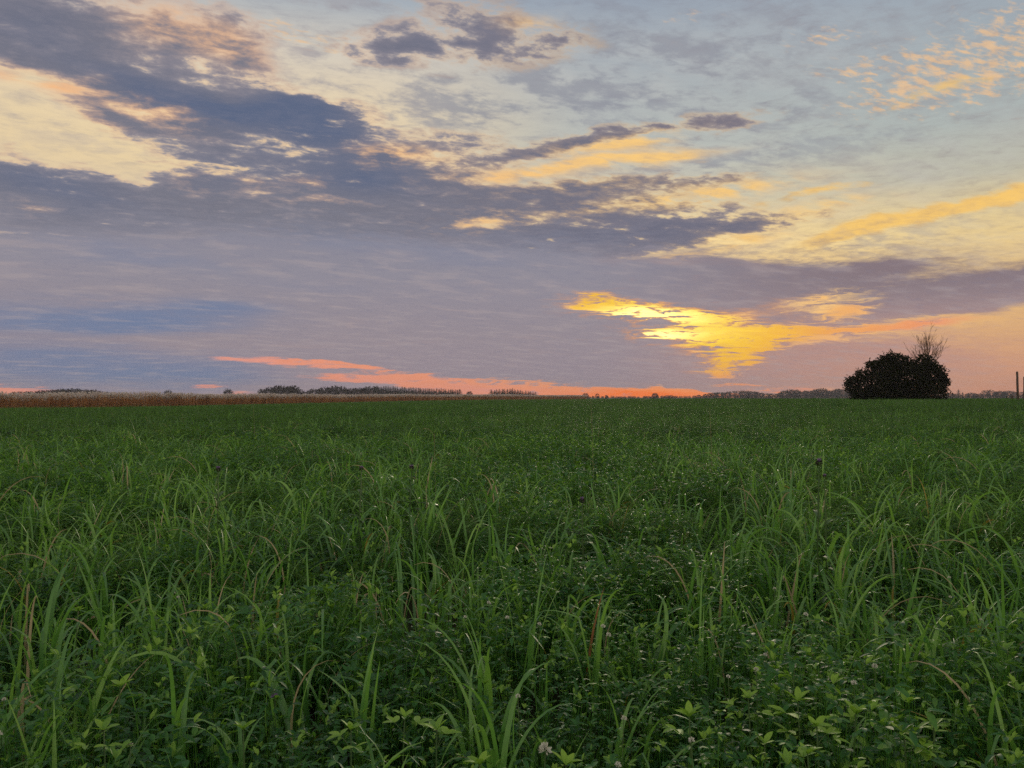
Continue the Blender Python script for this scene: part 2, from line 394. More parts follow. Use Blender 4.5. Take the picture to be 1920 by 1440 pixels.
def leaf_mat(name, dark, mid, bright, thin=0.35, rough=0.42, spec=0.35, glow=None, sheen=None):
    m, q = new_mat(name); nt = m.node_tree
    at_ = nt.nodes.new('ShaderNodeAttribute'); at_.attribute_name = 'tint'
    oi = nt.nodes.new('ShaderNodeObjectInfo')
    tcn = nt.nodes.new('ShaderNodeTexCoord').outputs['Object']
    n = q.noise(tcn, 38.0, 3, 0.6)
    f = q.math('MULTIPLY_ADD', q.math('SUBTRACT', oi.outputs['Random'], 0.5), 0.28, at_.outputs['Fac'])
    wp = nt.nodes.new('ShaderNodeNewGeometry').outputs['Position']
    f = q.math('MULTIPLY_ADD', q.math('SUBTRACT', q.noise(wp, 0.45, 4, 0.65), 0.5), 1.4, f)      # patches of lusher and older growth
    f = q.math('MULTIPLY_ADD', q.math('SUBTRACT', n, 0.5), 0.5, f, clamp=True)
    col = q.ramp(f, [(0.0, dark), (0.5, mid), (1.0, bright)], srgb=False)
    p = nt.nodes.new('ShaderNodeBsdfPrincipled')
    nt.links.new(col, p.inputs['Base Color'])
    p.inputs['Roughness'].default_value = rough
    p.inputs['Specular IOR Level'].default_value = spec
    tr = nt.nodes.new('ShaderNodeBsdfTranslucent')
    nt.links.new(q.mix(0.55, col, (*(glow or bright), 1)), tr.inputs['Color'])
    mx = nt.nodes.new('ShaderNodeMixShader'); mx.inputs[0].default_value = thin
    nt.links.new(p.outputs[0], mx.inputs[1]); nt.links.new(tr.outputs[0], mx.inputs[2])
    o = nt.nodes.new('ShaderNodeOutputMaterial'); nt.links.new(mx.outputs[0], o.inputs[0])
    return m

def plain_mat(name, a, b, scale=8.0, rough=0.8, spec=0.2, stretch=(1, 1, 1), bump=0.0):
    m, q = new_mat(name); nt = m.node_tree
    tcn = nt.nodes.new('ShaderNodeTexCoord').outputs['Object']
    n = q.noise(q.mapping(tcn, scale=stretch, kind='POINT'), scale, 6, 0.65)
    p = nt.nodes.new('ShaderNodeBsdfPrincipled')
    nt.links.new(q.ramp(n, [(0.3, a), (0.7, b)], srgb=False), p.inputs['Base Color'])
    p.inputs['Roughness'].default_value = rough; p.inputs['Specular IOR Level'].default_value = spec
    if bump:
        bn = nt.nodes.new('ShaderNodeBump'); bn.inputs['Strength'].default_value = bump
        nt.links.new(n, bn.inputs['Height']); nt.links.new(bn.outputs[0], p.inputs['Normal'])
    o = nt.nodes.new('ShaderNodeOutputMaterial'); nt.links.new(p.outputs[0], o.inputs[0])
    return m

M = {}
M['clover'] = leaf_mat('clover_leaf', (.014, .078, .020), (.046, .178, .040), (.270, .480, .055), .34, .40, .36, (.30, .62, .04))
M['grass'] = leaf_mat('grass_blade', (.034, .130, .040), (.090, .260, .062), (.240, .460, .085), .42, .32, .65, (.28, .60, .05))
M['feather'] = leaf_mat('feathery_leaf', (.028, .088, .020), (.072, .165, .034), (.150, .275, .046), .32, .65, .08, (.19, .38, .04))
M['weed'] = leaf_mat('weed_leaf', (.016, .070, .020), (.048, .142, .038), (.120, .250, .055), .30, .55, .18, (.17, .36, .04))
M['rust'] = leaf_mat('rust_leaf', (.24, .09, .040), (.38, .17, .075), (.46, .26, .12), .35, .6, .2, (.5, .24, .06))
M['dry'] = leaf_mat('dry_blade', (.34, .28, .15), (.48, .40, .23), (.58, .50, .32), .35, .6, .2, (.52, .46, .26))
M['yellowing'] = leaf_mat('yellowing_blade', (.20, .17, .03), (.34, .27, .05), (.45, .35, .09), .35, .45, .3, (.5, .4, .06))
M['straw'] = leaf_mat('pale_straw', (.25, .22, .12), (.36, .32, .18), (.48, .43, .27), .3, .6, .2)
M['stem'] = leaf_mat('green_stem', (.03, .08, .02), (.06, .13, .03), (.10, .18, .04), .15, .5, .3)
M['white_petal'] = leaf_mat('white_petal', (.52, .55, .40), (.68, .70, .58), (.80, .80, .74), .3, .6, .2, (.7, .72, .55))
M['purple_petal'] = leaf_mat('purple_petal', (.16, .10, .22), (.26, .17, .34), (.36, .25, .44), .3, .6, .2, (.4, .25, .5))
M['bract'] = plain_mat('thistle_bract', (.04, .05, .03), (.09, .09, .06), 40, .7)
M['reed'] = leaf_mat('reed_stalk', (.42, .20, .080), (.62, .34, .14), (.72, .46, .21), .38, .6, .15, (.66, .32, .11))
M['plume'] = leaf_mat('reed_plume', (.62, .57, .52), (.74, .70, .65), (.82, .79, .75), .5, .8, .05, (.8, .74, .66))
M['soil'] = plain_mat('soil', (.018, .016, .010), (.030, .034, .016), 3.0, .95, .05, bump=.4)
M['bark'] = plain_mat('bark', (.035, .026, .020), (.075, .058, .045), 9.0, .9, .1, (1, 1, .2), .5)
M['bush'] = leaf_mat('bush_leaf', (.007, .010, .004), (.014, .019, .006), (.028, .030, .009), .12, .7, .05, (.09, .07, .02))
M['warm_twig'] = plain_mat('warm_twig', (.15, .090, .050), (.25, .155, .085), 9.0, .8, .1)
M['twig'] = plain_mat('far_twig', (.022, .018, .018), (.045, .036, .034), 3.0, .9, .1)
M['conifer'] = plain_mat('conifer_needle', (.012, .024, .012), (.025, .040, .020), 3.0, .9, .1)
M['post'] = plain_mat('weathered_post', (.075, .058, .042), (.14, .11, .085), 6.0, .9, .1, (1, 1, .15), .4)

# mesh building ---------------------------------------------------------------
class MB:
    """gathers ribbons, leaflets, tubes; build() makes ONE mesh with a per-vertex 'tint' attribute"""
    def __init__(self): self.v = []; self.f = []; self.t = []; self.m = []
    def grid(self, rows, tint, mat=0):
        b = len(self.v); n = len(rows[0])
        for r in rows:
            for p in r: self.v.append(tuple(p)); self.t.append(tint)
        for i in range(len(rows) - 1):
            for j in range(n - 1):
                k = b + i * n + j
                self.f.append((k, k + 1, k + n + 1, k + n)); self.m.append(mat)
    def blade(self, base, az, length, width, th0, bend, power=1.8, fold=.25, seg=9, tint=.5, mat=0, twist=0.0, kink=None):
        """arching ribbon: leans th0 at the foot and bends over by bend"""
        p = np.array(base, float); rows = []; d = np.array((math.sin(az), math.cos(az), 0.0))
        for i in range(seg + 1):
            s = i / seg
            th = th0 + bend * s ** power
            if kink and s > kink[0]: th += kink[1]
            t = d * math.sin(th) + np.array((0, 0, 1)) * math.cos(th)
            tw = twist * s
            side = np.array((math.cos(az), -math.sin(az), 0.0))
            nrm = np.cross(side, t)
            side = side * math.cos(tw) + nrm * math.sin(tw)
            nrm = np.cross(side, t)
            w = width * .5 * min(1.0, .45 + s * 4) * (1 - s ** 2.6) + .0006
            rows.append((p - side * w + nrm * w * fold, p, p + side * w + nrm * w * fold))
            p = p + t * (length / seg)
        self.grid(rows, tint, mat)
        return p
    def leaflet(self, base, d, up, L, Wd, curl=.2, fold=.3, tint=.5, mat=0, prof=None):
        base = np.array(base, float); d = np.array(d, float); d /= np.linalg.norm(d) + 1e-9
        up = np.array(up, float); up -= d * up.dot(d); up /= np.linalg.norm(up) + 1e-9
        side = np.cross(d, up); rows = []
        for s, w in prof or ((0, .10), (.18, .62), (.42, 1.0), (.70, .84), (.90, .42), (1, .04)):
            c = base + d * (L * s) - up * (curl * L * s * s)
            o = side * (w * Wd * .5); l = up * (w * Wd * .5 * fold)
            rows.append((c - o + l, c, c + o + l))
        self.grid(rows, tint, mat)
    def strip(self, pts, w, tint=.3, mat=0):
        """thin flat stem through points"""
        rows = []
        for i, p in enumerate(pts):
            p = np.array(p, float); k = w * (1 - .4 * i / max(1, len(pts) - 1))
            rows.append((p + (-k * .5, k * .25, 0), p + (0, -k * .4, 0), p + (k * .5, k * .25, 0)))
        self.grid(rows, tint, mat)
    def tube(self, pts, radii, sides=5, tint=.5, mat=0, cap=True):
        b = len(self.v); n = len(pts)
        for i in range(n):
            p = np.array(pts[i], float)
            a = np.array(pts[max(0, i - 1)], float); c = np.array(pts[min(n - 1, i + 1)], float)
            t = c - a; t /= np.linalg.norm(t) + 1e-9
            r = np.array((1, 0, 0)) if abs(t[0]) < .8 else np.array((0, 1, 0))
            x = np.cross(t, r); x /= np.linalg.norm(x); yv = np.cross(t, x)
            for k in range(sides):
                q = 2 * math.pi * k / sides
                self.v.append(tuple(p + (x * math.cos(q) + yv * math.sin(q)) * radii[i])); self.t.append(tint)
        for i in range(n - 1):
            for k in range(sides):
                k2 = (k + 1) % sides
                self.f.append((b + i * sides + k, b + i * sides + k2, b + (i + 1) * sides + k2, b + (i + 1) * sides + k)); self.m.append(mat)
        if cap:
            self.f.append(tuple(b + (n - 1) * sides + k for k in range(sides))); self.m.append(mat)
    def quad(self, c, a, b, tint=.5, mat=0):
        k = len(self.v); c = np.array(c, float); a = np.array(a, float); b = np.array(b, float)
        for p in (c - a, c + b * .9 - a * .1, c + a, c - b * .9 + a * .1): self.v.append(tuple(p)); self.t.append(tint)
        self.f.append((k, k + 1, k + 2, k + 3)); self.m.append(mat)
    def join(self, o, loc=(0, 0, 0), rz=0.0, s=1.0, dt=0.0):
        b = len(self.v); c, n = math.cos(rz) * s, math.sin(rz) * s
        self.v += [(loc[0] + x * c - y * n, loc[1] + x * n + y * c, loc[2] + z * s) for x, y, z in o.v]
        self.t += [t + dt for t in o.t]; self.m += o.m
        self.f += [tuple(i + b for i in f) for f in o.f]
    def mesh(self, name, mats, smooth=True):
        me = bpy.data.meshes.new(name)
        me.from_pydata(self.v, [], self.f)
        for m in mats: me.materials.append(M[m])
        me.polygons.foreach_set('material_index', self.m)
        if smooth: me.polygons.foreach_set('use_smooth', [True] * len(self.f))
        at_ = me.attributes.new('tint', 'FLOAT', 'POINT'); at_.data.foreach_set('value', self.t)
        me.update()
        return me

def link(name, me, parent=None, loc=(0, 0, 0), rz=0.0, scale=1.0):
    o = bpy.data.objects.new(name, me); COL.objects.link(o)
    o.location = loc; o.rotation_euler = (0, 0, rz); o.scale = (scale,) * 3
    if parent: o.parent = parent
    return o
def tag(o, label=None, category=None, group=None, kind=None):
    if label: o['label'] = label
    if category: o['category'] = category
    if group: o['group'] = group
    if kind: o['kind'] = kind
    return o
def thing(name, label, category, loc, rz=0.0, group=None, scale=1.0):
    o = link(name, None, None, loc, rz, scale)
    return tag(o, label, category, group)

# scatter: a cloud of points that carries instances of a few plants -------------
PROTO = {}
def protos(key, meshes):
    c = bpy.data.collections.new(key)
    for i, me in enumerate(meshes):
        o = bpy.data.objects.new(f'{key}_{i:02d}', me); c.objects.link(o)
    PROTO[key] = (c, len(meshes))

def scatter(name, key, pts, scale, label, tilt=.12, kind='stuff'):
    """ONE object: points with Instance on Points"""
    c, n = PROTO[key]; k = len(pts)
    me = bpy.data.meshes.new(name); me.vertices.add(k)
    me.vertices.foreach_set('co', np.asarray(pts, np.float32).ravel())
    rot = np.stack([RNG.normal(0, tilt, k), RNG.normal(0, tilt, k), RNG.uniform(0, 2 * math.pi, k)], 1).astype(np.float32)
    a = me.attributes.new('turn', 'FLOAT_VECTOR', 'POINT'); a.data.foreach_set('vector', rot.ravel())
    a = me.attributes.new('size', 'FLOAT', 'POINT'); a.data.foreach_set('value', np.asarray(scale, np.float32))
    a = me.attributes.new('pick', 'INT', 'POINT'); a.data.foreach_set('value', RNG.integers(0, n, k).astype(np.int32))
    o = link(name, me)
    ng = bpy.data.node_groups.new(name, 'GeometryNodeTree')
    ng.interface.new_socket('Geometry', in_out='INPUT', socket_type='NodeSocketGeometry')
    ng.interface.new_socket('Geometry', in_out='OUTPUT', socket_type='NodeSocketGeometry')
    N = ng.nodes; Lk = ng.links
    gi = N.new('NodeGroupInput'); go = N.new('NodeGroupOutput')
    ci = N.new('GeometryNodeCollectionInfo'); ci.inputs[0].default_value = c
    ci.inputs['Separate Children'].default_value = True; ci.inputs['Reset Children'].default_value = True
    ip = N.new('GeometryNodeInstanceOnPoints'); ip.inputs['Pick Instance'].default_value = True
    def attr(nm, ty):
        q = N.new('GeometryNodeInputNamedAttribute'); q.data_type = ty; q.inputs[0].default_value = nm
        return q.outputs['Attribute']
    Lk.new(gi.outputs[0], ip.inputs['Points']); Lk.new(ci.outputs[0], ip.inputs['Instance'])
    Lk.new(attr('pick', 'INT'), ip.inputs['Instance Index'])
    er = N.new('FunctionNodeEulerToRotation'); Lk.new(attr('turn', 'FLOAT_VECTOR'), er.inputs[0])
    Lk.new(er.outputs[0], ip.inputs['Rotation'])
    Lk.new(attr('size', 'FLOAT'), ip.inputs['Scale'])
    Lk.new(ip.outputs[0], go.inputs[0])
    md = o.modifiers.new('scatter', 'NODES'); md.node_group = ng
    return tag(o, label, kind=kind)

def wedge(y0, y1, per_m2, side=1.5, slope=.74):
    """even random points of the land between two distances, as wide as the view and a step more"""
    area = slope * (y1 * y1 - y0 * y0) + 2 * side * (y1 - y0)
    n = int(area * per_m2 * 1.0)
    y = np.sqrt(RNG.uniform(0, 1, n * 2) * (y1 * y1 - y0 * y0) + y0 * y0)
    x = RNG.uniform(-1, 1, n * 2) * (slope * y1 + side)
    k = np.abs(x) < slope * y + side
    y = RNG.uniform(y0, y1, n * 3); x = RNG.uniform(-1, 1, n * 3) * (slope * y1 + side)
    k = np.abs(x) < slope * y + side
    x, y = x[k][:n], y[k][:n]
    return x, y

def vnoise(x, y, f, seed=0):
    """smooth value noise"""
    r = np.random.default_rng(seed).uniform(0, 1, (64, 64))
    x = np.asarray(x) * f + 31.7; y = np.asarray(y) * f + 11.3
    i = np.floor(x).astype(int); j = np.floor(y).astype(int); u = sm(x - i); v = sm(y - j)
    g_ = lambda a, b: r[a % 64, b % 64]
    return (g_(i, j) * (1 - u) + g_(i + 1, j) * u) * (1 - v) + (g_(i, j + 1) * (1 - u) + g_(i + 1, j + 1) * u) * v

# ------------------------------------------------------------------ the land
def build_ground():
    xs = np.concatenate([-np.geomspace(4000, 12, 46), np.linspace(-10, 10, 41), np.geomspace(12, 4000, 46)])
    ys = np.concatenate([-np.geomspace(3000, 8, 24), np.linspace(-6, 60, 90), np.geomspace(62, 5000, 70)])
    X, Y = np.meshgrid(xs, ys); Z = terrain(X, Y)
    v = np.stack([X, Y, Z], -1).reshape(-1, 3); nx = len(xs)
    i, j = np.meshgrid(np.arange(len(ys) - 1), np.arange(nx - 1), indexing='ij')
    a = (i * nx + j).ravel(); f = np.stack([a, a + 1, a + nx + 1, a + nx], 1)
    me = bpy.data.meshes.new('ground'); me.from_pydata(v.tolist(), [], f.tolist())
    me.polygons.foreach_set('use_smooth', [True] * len(f))
    m, q = new_mat('field_soil'); nt = m.node_tree
    geo = nt.nodes.new('ShaderNodeNewGeometry').outputs['Position']
    n1 = q.noise(geo, .35, 5, .65); n2 = q.noise(geo, 9.0, 5, .7)
    soil = q.ramp(n2, [(.3, (.014, .013, .009)), (.7, (.034, .030, .018))], srgb=False)
    green = q.ramp(n2, [(.3, (.016, .045, .012)), (.7, (.050, .105, .026))], srgb=False)
    y_ = q.sep(geo)[1]
    c = q.mix(q.rng(y_, 30, 160), q.mix(q.step(n1, .45, .6), soil, green), green)   # bare soil shows only between the near plants
    p = nt.nodes.new('ShaderNodeBsdfPrincipled'); nt.links.new(c, p.inputs['Base Color'])
    p.inputs['Roughness'].default_value = .95; p.inputs['Specular IOR Level'].default_value = .05
    bn = nt.nodes.new('ShaderNodeBump'); bn.inputs['Strength'].default_value = .6; bn.inputs['Distance'].default_value = .05
    nt.links.new(n2, bn.inputs['Height']); nt.links.new(bn.outputs[0], p.inputs['Normal'])
    o = nt.nodes.new('ShaderNodeOutputMaterial'); nt.links.new(p.outputs[0], o.inputs[0])
    me.materials.append(m)
    tag(link('ground', me), 'flat farmland reaching to the horizon', kind='structure')
build_ground()

# ------------------------------------------------------------------ plants of the field
def trefoil(mb, tip, az, L, tint, tilt=.35, young=False):
    """three clover leaflets at the end of a stalk"""
    lean = U(-.5, .7)
    for k in (-1, 0, 1):
        a = az + k * (U(.9, 1.35) if not young else U(.4, .8))
        rise = U(.7, 1.5) if young else U(-.3, .45) + tilt * (.5 if k == 0 else -.05) + lean * math.cos(a)
        d = (math.sin(a), math.cos(a), rise)
        mb.leaflet(tip, d, (0, 0, 1) if not young else (-math.sin(a), -math.cos(a), 1.0), L * U(.8, 1.15), L * U(.36, .50),
                   curl=U(.0, .45), fold=U(.15, .6), tint=tint + U(-.15, .15))

def clover_plant(h=.30, n=8, L=.030):
    mb = MB()
    for i in range(n):
        az = U(0, 2 * math.pi); r = U(.005, .075); hh = h * U(.30, 1.0)
        tip = (math.sin(az) * r, math.cos(az) * r, hh)
        young = U(0, 1) < .24
        tint = U(.65, 1.0) if young else U(.05, .60)
        mb.strip([(tip[0] * .2, tip[1] * .2, 0), (tip[0] * .7, tip[1] * .7, hh * .6), tip], .0024, .3)
        trefoil(mb, tip, az + U(-.6, .6), L * (U(.8, 1.05) if young else U(.7, 1.25)), tint, U(.0, .7), young)
    return mb

def grass_tuft(n=6, h=.55, w=.010, spread=.05, tint=.5, mat=0, droop=1.0):
    mb = MB()
    for i in range(n):
        az = U(0, 2 * math.pi); L = h * U(.65, 1.35)
        b = (U(-spread, spread), U(-spread, spread), 0)
        r = U(0, 1); m = 1 if r < .015 else (2 if r < .04 else mat)
        up = U(0, 1) < .36
        mb.blade(b, az, L * (.8 if up else 1.1), w * U(.65, 1.25), U(.0, .25), U(.1, .7) if up else U(1.3, 2.7) * droop, U(1.6, 3.8), U(.1, .4), 12, tint + U(-.3, .35), m,
                 U(-1.1, 1.1), (U(.5, .75), U(.6, 1.4)) if U(0, 1) < .25 else None)
    return mb

def feathery(h=.35, n=5):
    """finely cut weed leaf sprays"""
    mb = MB()
    for i in range(n):
        az = U(0, 2 * math.pi); L = h * U(.7, 1.1); th = U(.1, .6); p = np.array((U(-.03, .03), U(-.03, .03), 0.0))
        d = np.array((math.sin(az), math.cos(az), 0)); pts = []
        S = 9
        for k in range(S + 1):
            pts.append(p.copy()); a = th + .9 * (k / S) ** 2
            p = p + (d * math.sin(a) + np.array((0, 0, 1)) * math.cos(a)) * L / S
        mb.strip(pts, .003, .4)
        for k in range(3, S + 1):
            for sgn in (-1, 1):
                a2 = az + sgn * U(.8, 1.2); l2 = .055 * (1.15 - abs(k - 5.5) / 6) * U(.8, 1.2)
                d2 = np.array((math.sin(a2), math.cos(a2), U(.1, .6))); e = pts[k]
                for q in range(3):
                    a3 = a2 + sgn * (q - 1) * .55
                    d3 = np.array((math.sin(a3), math.cos(a3), U(0, .7)))
                    mb.leaflet(e + d2 * l2 * q * .28, d3, (0, 0, 1), l2 * .75, .006, .2, .2, U(.2, .8), prof=((0, .5), (.5, 1), (1, .05)))
    return mb

def seed_stalk(h=.8):
    mb = MB(); p0 = np.array((0, 0, 0.)); pts = []
    for k in range(8): pts.append(p0 + np.array((.03 * (k / 7) ** 2, 0, h * k / 7)))
    mb.strip(pts, .0032, .5)
    for k in range(26):
        s = U(.72, 1.0); a = U(0, 6.28)
        b = pts[0] + np.array((.03 * s * s, 0, h * s))
        mb.leaflet(b, (math.sin(a) * .5, math.cos(a) * .5, 1), (math.sin(a), math.cos(a), 0), .03 * (1.25 - s), .004, .1, .2, U(.3, .9), prof=((0, .4), (.5, 1), (1, .1)))
    return mb

def leafy_weed(h=.5):
    """upright weed: a stalk with toothed leaves all the way up"""
    mb = MB(); lx, ly = U(-.05, .05), U(-.05, .05)
    P = lambda s: (lx * s * s, ly * s * s, h * s)
    mb.strip([P(k / 4) for k in range(5)], .005, .3)
    n = random.randint(10, 16); a = U(0, 6)
    for k in range(n):
        s = .25 + .75 * k / n; a += 2.4; L = .13 * (1.25 - .85 * s) * U(.8, 1.2)
        mb.leaflet(P(s), (math.sin(a), math.cos(a), U(.2, 1.0)), (0, 0, 1), L, L * U(.30, .42), U(.2, .6), U(.2, .5), U(.1, .7),
                   prof=((0, .15), (.16, .75), (.26, .5), (.42, 1), (.52, .6), (.68, .8), (.78, .4), (1, .03)))
    for k in range(5):
        a += 1.26; mb.leaflet(P(1.0), (math.sin(a) * .6, math.cos(a) * .6, 1), (-math.sin(a), -math.cos(a), .5), .035, .012, .1, .3, U(.5, 1))
    return mb
protos('weed_shoots', [leafy_weed(U(.36, .60)).mesh(f'weed_shoot_{i}', ['weed']) for i in range(7)])
protos('clover_shoots', [clover_plant(U(.22, .42), random.randint(11, 15), U(.027, .038)).mesh(f'clover_shoot_{i}', ['clover']) for i in range(10)])
protos('grass_shoots', [grass_tuft(random.randint(4, 9), U(.30, .48), U(.010, .018), .06, U(.30, .85)).mesh(f'grass_shoot_{i}', ['grass', 'dry', 'yellowing']) for i in range(12)])
protos('feather_shoots', [feathery(U(.28, .42), random.randint(5, 7)).mesh(f'feather_shoot_{i}', ['feather']) for i in range(6)])

def patch(size, n_cl, n_fe, n_gr, leaf=1.0):
    """a square of the same plants for the middle distance"""
    cl = MB(); 
    for i in range(n_cl):
        hs = U(.6, 1.15); cx, cy = U(-.5, .5) * size, U(-.5, .5) * size
        for k in range(7):
            az = U(0, 6.28); hh = U(.12, .44) * hs; t = U(.05, .6) if U(0, 1) < .86 else U(.7, 1)
            c = (cx + U(-.1, .1) * leaf, cy + U(-.1, .1) * leaf, hh)
            for j in range(3):
                a3 = az + j * 1.3
                cl.quad(c, np.array((math.sin(a3), math.cos(a3), U(-.3, .5))) * .026 * leaf, np.array((math.cos(a3), -math.sin(a3), U(-.3, .3))) * .013 * leaf, t)
    for i in range(n_fe):
        cx, cy = U(-.5, .5) * size, U(-.5, .5) * size
        for k in range(22):
            a = U(0, 6.28); hh = U(.2, .52)
            cl.quad((cx + U(-.12, .12) * leaf, cy + U(-.12, .12) * leaf, hh), np.array((math.sin(a), math.cos(a), U(-.2, .8))) * .035 * leaf, np.array((math.cos(a), -math.sin(a), 0)) * .005 * leaf, U(.2, .7), 1)
    for i in range(n_gr):
        cx, cy = U(-.5, .5) * size, U(-.5, .5) * size
        for k in range(3):
            cl.blade((cx, cy, 0), U(0, 6.28), U(.45, .7), .010 * (1 + (leaf - 1) * .4), U(.02, .3), U(.6, 2.2), 2.2, .2, 5, U(.2, .7), 2)
    return cl
protos('sward_squares', [patch(1.0, 34, 16, 3, 1.3).mesh(f'sward_square_{i}', ['clover', 'feather', 'grass']) for i in range(6)])
protos('far_sward_squares', [patch(3.0, 90, 50, 8, 2.6).mesh(f'far_sward_square_{i}', ['clover', 'feather', 'grass']) for i in range(5)])

def build_cover():
    def z3(x, y, dz=0.0): return np.stack([x, y, terrain(x, y) + dz], 1)
    # clover
    x, y = wedge(.75, 6.5, 230)
    keep = vnoise(x, y, 1.6, 1) > .22
    x, y = x[keep], y[keep]
    s = RNG.uniform(.55, 1.2, len(x)) * (.46 + .68 * vnoise(x, y, 1.5, 2))
    x2, y2 = wedge(6.5, 16, 75)
    s2 = RNG.uniform(.8, 1.4, len(x2)) * (.75 + .5 * vnoise(x2, y2, .8, 2))
    scatter('clover', 'clover_shoots', np.concatenate([z3(x, y), z3(x2, y2)]), np.concatenate([s, s2]),
            'dense green clover leaves covering the near field')
    # feathery weeds, thicker farther out
    x, y = wedge(3.0, 30, 30)
    k = RNG.uniform(0, 1, len(x)) < sm((y - 3.0) / 5) * (.35 + .9 * (vnoise(x, y, .45, 5) > .45))
    x, y = x[k], y[k]
    scatter('feathery_weeds', 'feather_shoots', z3(x, y), RNG.uniform(.8, 1.55, len(x)) * (.8 + .4 * vnoise(x, y, .5, 6)), 'finely cut feathery weeds mixed into the field')
    # grass, thickest in a belt a few metres out
    x, y = wedge(1.3, 30, 26)
    belt = sm((y - 2.6) / 1.4) * (1 - .80 * sm((y - 6.0) / 4.0))
    den = (.20 + .14 * sm((y - 2) / 2)) + .36 * (vnoise(x, y, 1.4, 9) > .55) + belt * (.25 + .9 * (vnoise(x, y, .9, 8) > .46)) - .42 * sm((y - 9) / 9)
    k = RNG.uniform(0, 1, len(x)) < den * 1.6
    x, y = x[k], y[k]
    scatter('grass', 'grass_shoots', z3(x, y), RNG.uniform(.65, 1.2, len(x)) * (.92 + .3 * sm((y - 2.5) / 3)), 'green grass tufts growing through the clover', .16)
    # leafy weeds in drifts
    x, y = wedge(2.2, 70, 10)
    k = RNG.uniform(0, 1, len(x)) < (.08 + .85 * (vnoise(x, y, .35, 14) > .5) * (vnoise(x, y, 1.1, 15) > .4)) * sm((y - 1.5) / 4) * (1 - .6 * sm((y - 20) / 40))
    x, y = x[k], y[k]
    scatter('leafy_weeds', 'weed_shoots', z3(x, y), RNG.uniform(.65, 1.2, len(x)) * (.65 + .45 * vnoise(x, y, .3, 16) + .2 * sm((y - 12) / 20)), 'upright leafy weeds standing in drifts through the field')
    # middle and far sward
    x, y = wedge(15.5, 62, 1.5)
    x2, y2 = wedge(60, 330, .17, 4)
    front = y2 < reed_limit(x2)
    x2, y2 = x2[front], y2[front]
    scatter('sward', 'sward_squares', z3(x, y), RNG.uniform(.9, 1.2, len(x)), 'even green sward stretching over the middle of the field', .03)
    scatter('far_sward', 'far_sward_squares', z3(x2, y2), RNG.uniform(.9, 1.15, len(x2)), 'even green sward at the far side of the field', .015)

# the reed bed runs from the left edge to far off near the middle
RA, RB = np.array((-73.0, 110.0)), np.array((42.0, 430.0))
RD = RB - RA; RL = float(np.linalg.norm(RD)); RT = RD / RL; RN = np.array((-RT[1], RT[0]))   # RN points away from the field
def reed_limit(x):
    x = np.asarray(x, float)
    return np.where(x < RB[0] + 4, RA[1] + (x - RA[0]) / RD[0] * RD[1] - 1.0, 1e9)
build_cover()

def reed_clump():
    mb = MB()
    for i in range(10):
        bx, by = U(-.4, .4), U(-.4, .4); h = U(1.9, 2.55); lx, ly = U(-.12, .12), U(-.12, .12); t = U(.1, .9)
        pts = [(bx + lx * s * s * 2, by + ly * s * s * 2, h * s) for s in (0, .35, .7, 1)]
        mb.strip(pts, .020, t)
        for k in range(4):
            s = U(.25, .9); b = (bx + lx * s * s * 2, by + ly * s * s * 2, h * s)
            mb.blade(b, U(0, 6.28), U(.5, .9), .026, U(.2, .6), U(1.0, 2.6), 1.6, .2, 4, t + U(-.2, .2))
        if U(0, 1) < .9:
            e = np.array(pts[-1]); a0 = U(0, 6.28)
            for k in range(9):
                a = a0 + U(-1.2, 1.2)
                mb.blade(e - (0, 0, .10), a, U(.22, .40), .042, U(.1, .6), U(.4, 1.5), 1.5, .3, 4, U(.2, .9), 1)
    return mb
protos('reed_clumps', [reed_clump().mesh(f'reed_clump_{i}', ['reed', 'plume']) for i in range(7)])
def build_reeds():
    n = 6200
    t = RNG.uniform(-.14, 1.0, n) * RL; w = RNG.uniform(0, 1, n) ** 1.4 * 7.0 + .9 * (vnoise(t, t * 0, .12, 4) - .5)
    p = RA + t[:, None] * RT + w[:, None] * RN
    z = terrain(p[:, 0], p[:, 1])
    sc_ = RNG.uniform(.84, 1.12, n) * (.93 + .18 * vnoise(t, w * 0, .05, 9)) * (1 - .12 * sm((t / RL - .05) / .3))
    scatter('reeds', 'reed_clumps', np.column_stack([p, z]), sc_, 'belt of tall brown reeds with pale plumes along the field edge', .05)
build_reeds()

# ------------------------------------------------------------------ the big bush
def branch_mesh(start, d, L, r, depth, mb, spread=.55, kids=(2, 4), up=.15, gnarl=.12, shrink=.68, sides=5, rmin=.004):
    p = np.array(start, float); d = np.array(d, float); d /= np.linalg.norm(d)
    pts = [p.copy()]; rad = [r]; S = 4
    for i in range(S):
        d = d + RNG.normal(0, gnarl, 3) + np.array((0, 0, up * .25)); d /= np.linalg.norm(d)
        p = p + d * L / S; pts.append(p.copy()); rad.append(max(rmin, r * (1 - .45 * (i + 1) / S)))
    mb.tube(pts, rad, sides if depth > 1 else 3, .5)
    if depth <= 0: return
    for k in range(random.randint(*kids)):
        s = U(.35, 1.0); b = pts[min(S, int(s * S + .5))]
        nd = d + RNG.normal(0, spread, 3); nd[2] += up
        branch_mesh(b, nd, L * U(shrink - .12, shrink + .12), max(rmin, r * .52), depth - 1, mb, spread, kids, up, gnarl, shrink, sides, rmin)

